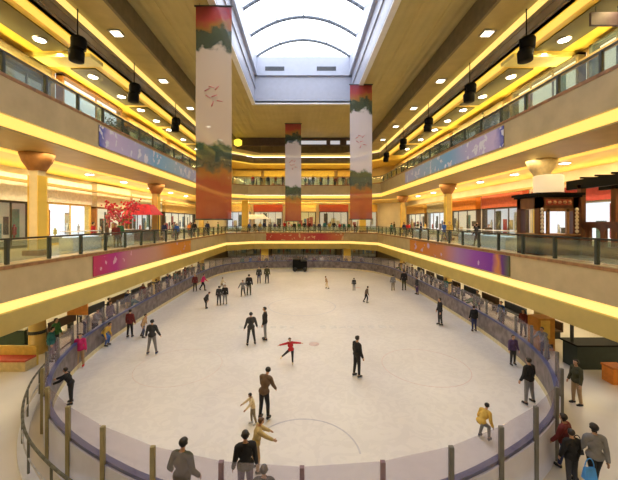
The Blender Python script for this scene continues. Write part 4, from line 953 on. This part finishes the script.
# dark purple sign at top right, golden lantern at the far end
e = empty('hanging_sign', (13.9, 14.6, 15.55)); m = MB(); m.box(-.75, .75, -.06, .06, 0, .6); m.build('panel', C((.06, .04, .07)), e)
for x in (-.5, .5): m = MB(); m.bar((x, 0, .6), (x, 0, .95), .02); m.build('cord', DARK, e)
tag(e, 'dark purple sign hanging in the right upper gallery', 'sign')
e = empty('lantern', (-9.2, 46, 18.0)); m = MB(); m.lathe([(.2, -.5), (.55, -.3), (.6, .3), (.25, .5)], n=12); m.build('shade', emat('lantern_glow', (1, .7, .05), 1.4), e); m = MB(); m.bar((0, 0, .5), (0, 0, 1.1), .02); m.build('cord', DARK, e); tag(e, 'yellow lantern hanging under the ceiling at far left', 'lantern')

# ---------------------------------------------------------------- lights
def area(x, y, z, sx, sy, p, col, rot=(0, 0, 0)):  # area lamps added to fill the galleries with light
    l = bpy.data.lights.new('lamp', 'AREA'); l.shape = 'RECTANGLE'; l.size = sx; l.size_y = sy; l.energy = p; l.color = col
    o = bpy.data.objects.new('gallery_fill', l); COL.objects.link(o); o.location = (x, y, z); o.rotation_euler = rot; return o
WARM = (1, .76, .36)
for s in (-1, 1):
    area(s * 16.6, 26, 10.08, .3, 50, 1300, WARM)
    area(s * 12.6, 26, 10.02, .3, 46, 450, WARM)
    area(s * 17.45, 27, 9.25, .2, 48, 420, (1, .78, .34), (PI, 0, 0))  # invented uplight, brightens the golden ceiling of the lower gallery
    area(s * 15.55, 27, 15.55, .15, 46, 480, (1, .80, .26), (PI, 0, 0))  # same kind of added uplight for the upper gallery ceiling
    area(s * 14.1, 27, 16.40, .25, 46, 2200, (1, .74, .30))
    area(s * 15.8, 27, 3.45, .4, 50, 1100, (1, .78, .42))
area(0, 55, 10.08, 28, .3, 900, WARM); area(0, 59, 9.95, 26, .2, 300, (1, .78, .3), (PI, 0, 0)); area(0, 57, 16.45, 24, .3, 700, (1, .74, .28)); area(0, 53, 3.45, 24, .3, 60, WARM)  # added fill at the far end, one lamp aimed up at the ceiling
area(0, -4, 3.45, 30, .4, 1500, (.85, .92, 1))  # unseen lamp added under the near balcony to brighten the outer boards
# daylight portal in the skylight opening
l = bpy.data.lights.new('portal', 'AREA'); l.shape = 'RECTANGLE'; l.size = SX1 - SX0; l.size_y = SY1 - SY0; l.cycles.is_portal = True
o = bpy.data.objects.new('skylight_portal', l); COL.objects.link(o); o.location = ((SX0 + SX1) / 2, (SY0 + SY1) / 2, 22.2)
w = bpy.data.worlds.new('World'); sc.world = w; w.use_nodes = True; nt = w.node_tree; bg = nt.nodes['Background']
tc = nt.nodes.new('ShaderNodeTexCoord'); n = nt.nodes.new('ShaderNodeTexNoise'); n.inputs['Scale'].default_value = 1.5; n.inputs['Detail'].default_value = 3
r = nt.nodes.new('ShaderNodeValToRGB'); r.color_ramp.elements[0].color = (.80, .86, 1, 1); r.color_ramp.elements[1].color = (.95, .97, 1, 1)
nt.links.new(tc.outputs['Generated'], n.inputs['Vector']); nt.links.new(n.outputs['Fac'], r.inputs['Fac']); nt.links.new(r.outputs['Color'], bg.inputs['Color']); bg.inputs['Strength'].default_value = 4.2

# ---------------------------------------------------------------- camera
cd = bpy.data.cameras.new('camera'); cam = bpy.data.objects.new('camera', cd); COL.objects.link(cam)
cam.location = (0, 0, EYE); cam.rotation_euler = (PI / 2, 0, 0); cd.sensor_width = 36; cd.lens = 36 * F / 618
cd.shift_x = (309 - CX) / 618; cd.shift_y = -(240 - CY) / 618; cd.clip_end = 200
sc.camera = cam
sc.view_settings.view_transform = 'Standard'; sc.view_settings.look = 'None'; sc.view_settings.gamma = 1; sc.view_settings.exposure = .12; sc.view_settings.use_curve_mapping = False
cy = sc.cycles; cy.use_denoising = True; cy.max_bounces = 8; cy.diffuse_bounces = 5; cy.glossy_bounces = 3; cy.transparent_max_bounces = 24; cy.sample_clamp_indirect = 6; cy.use_light_tree = True
cy.caustics_reflective = False; cy.caustics_refractive = False
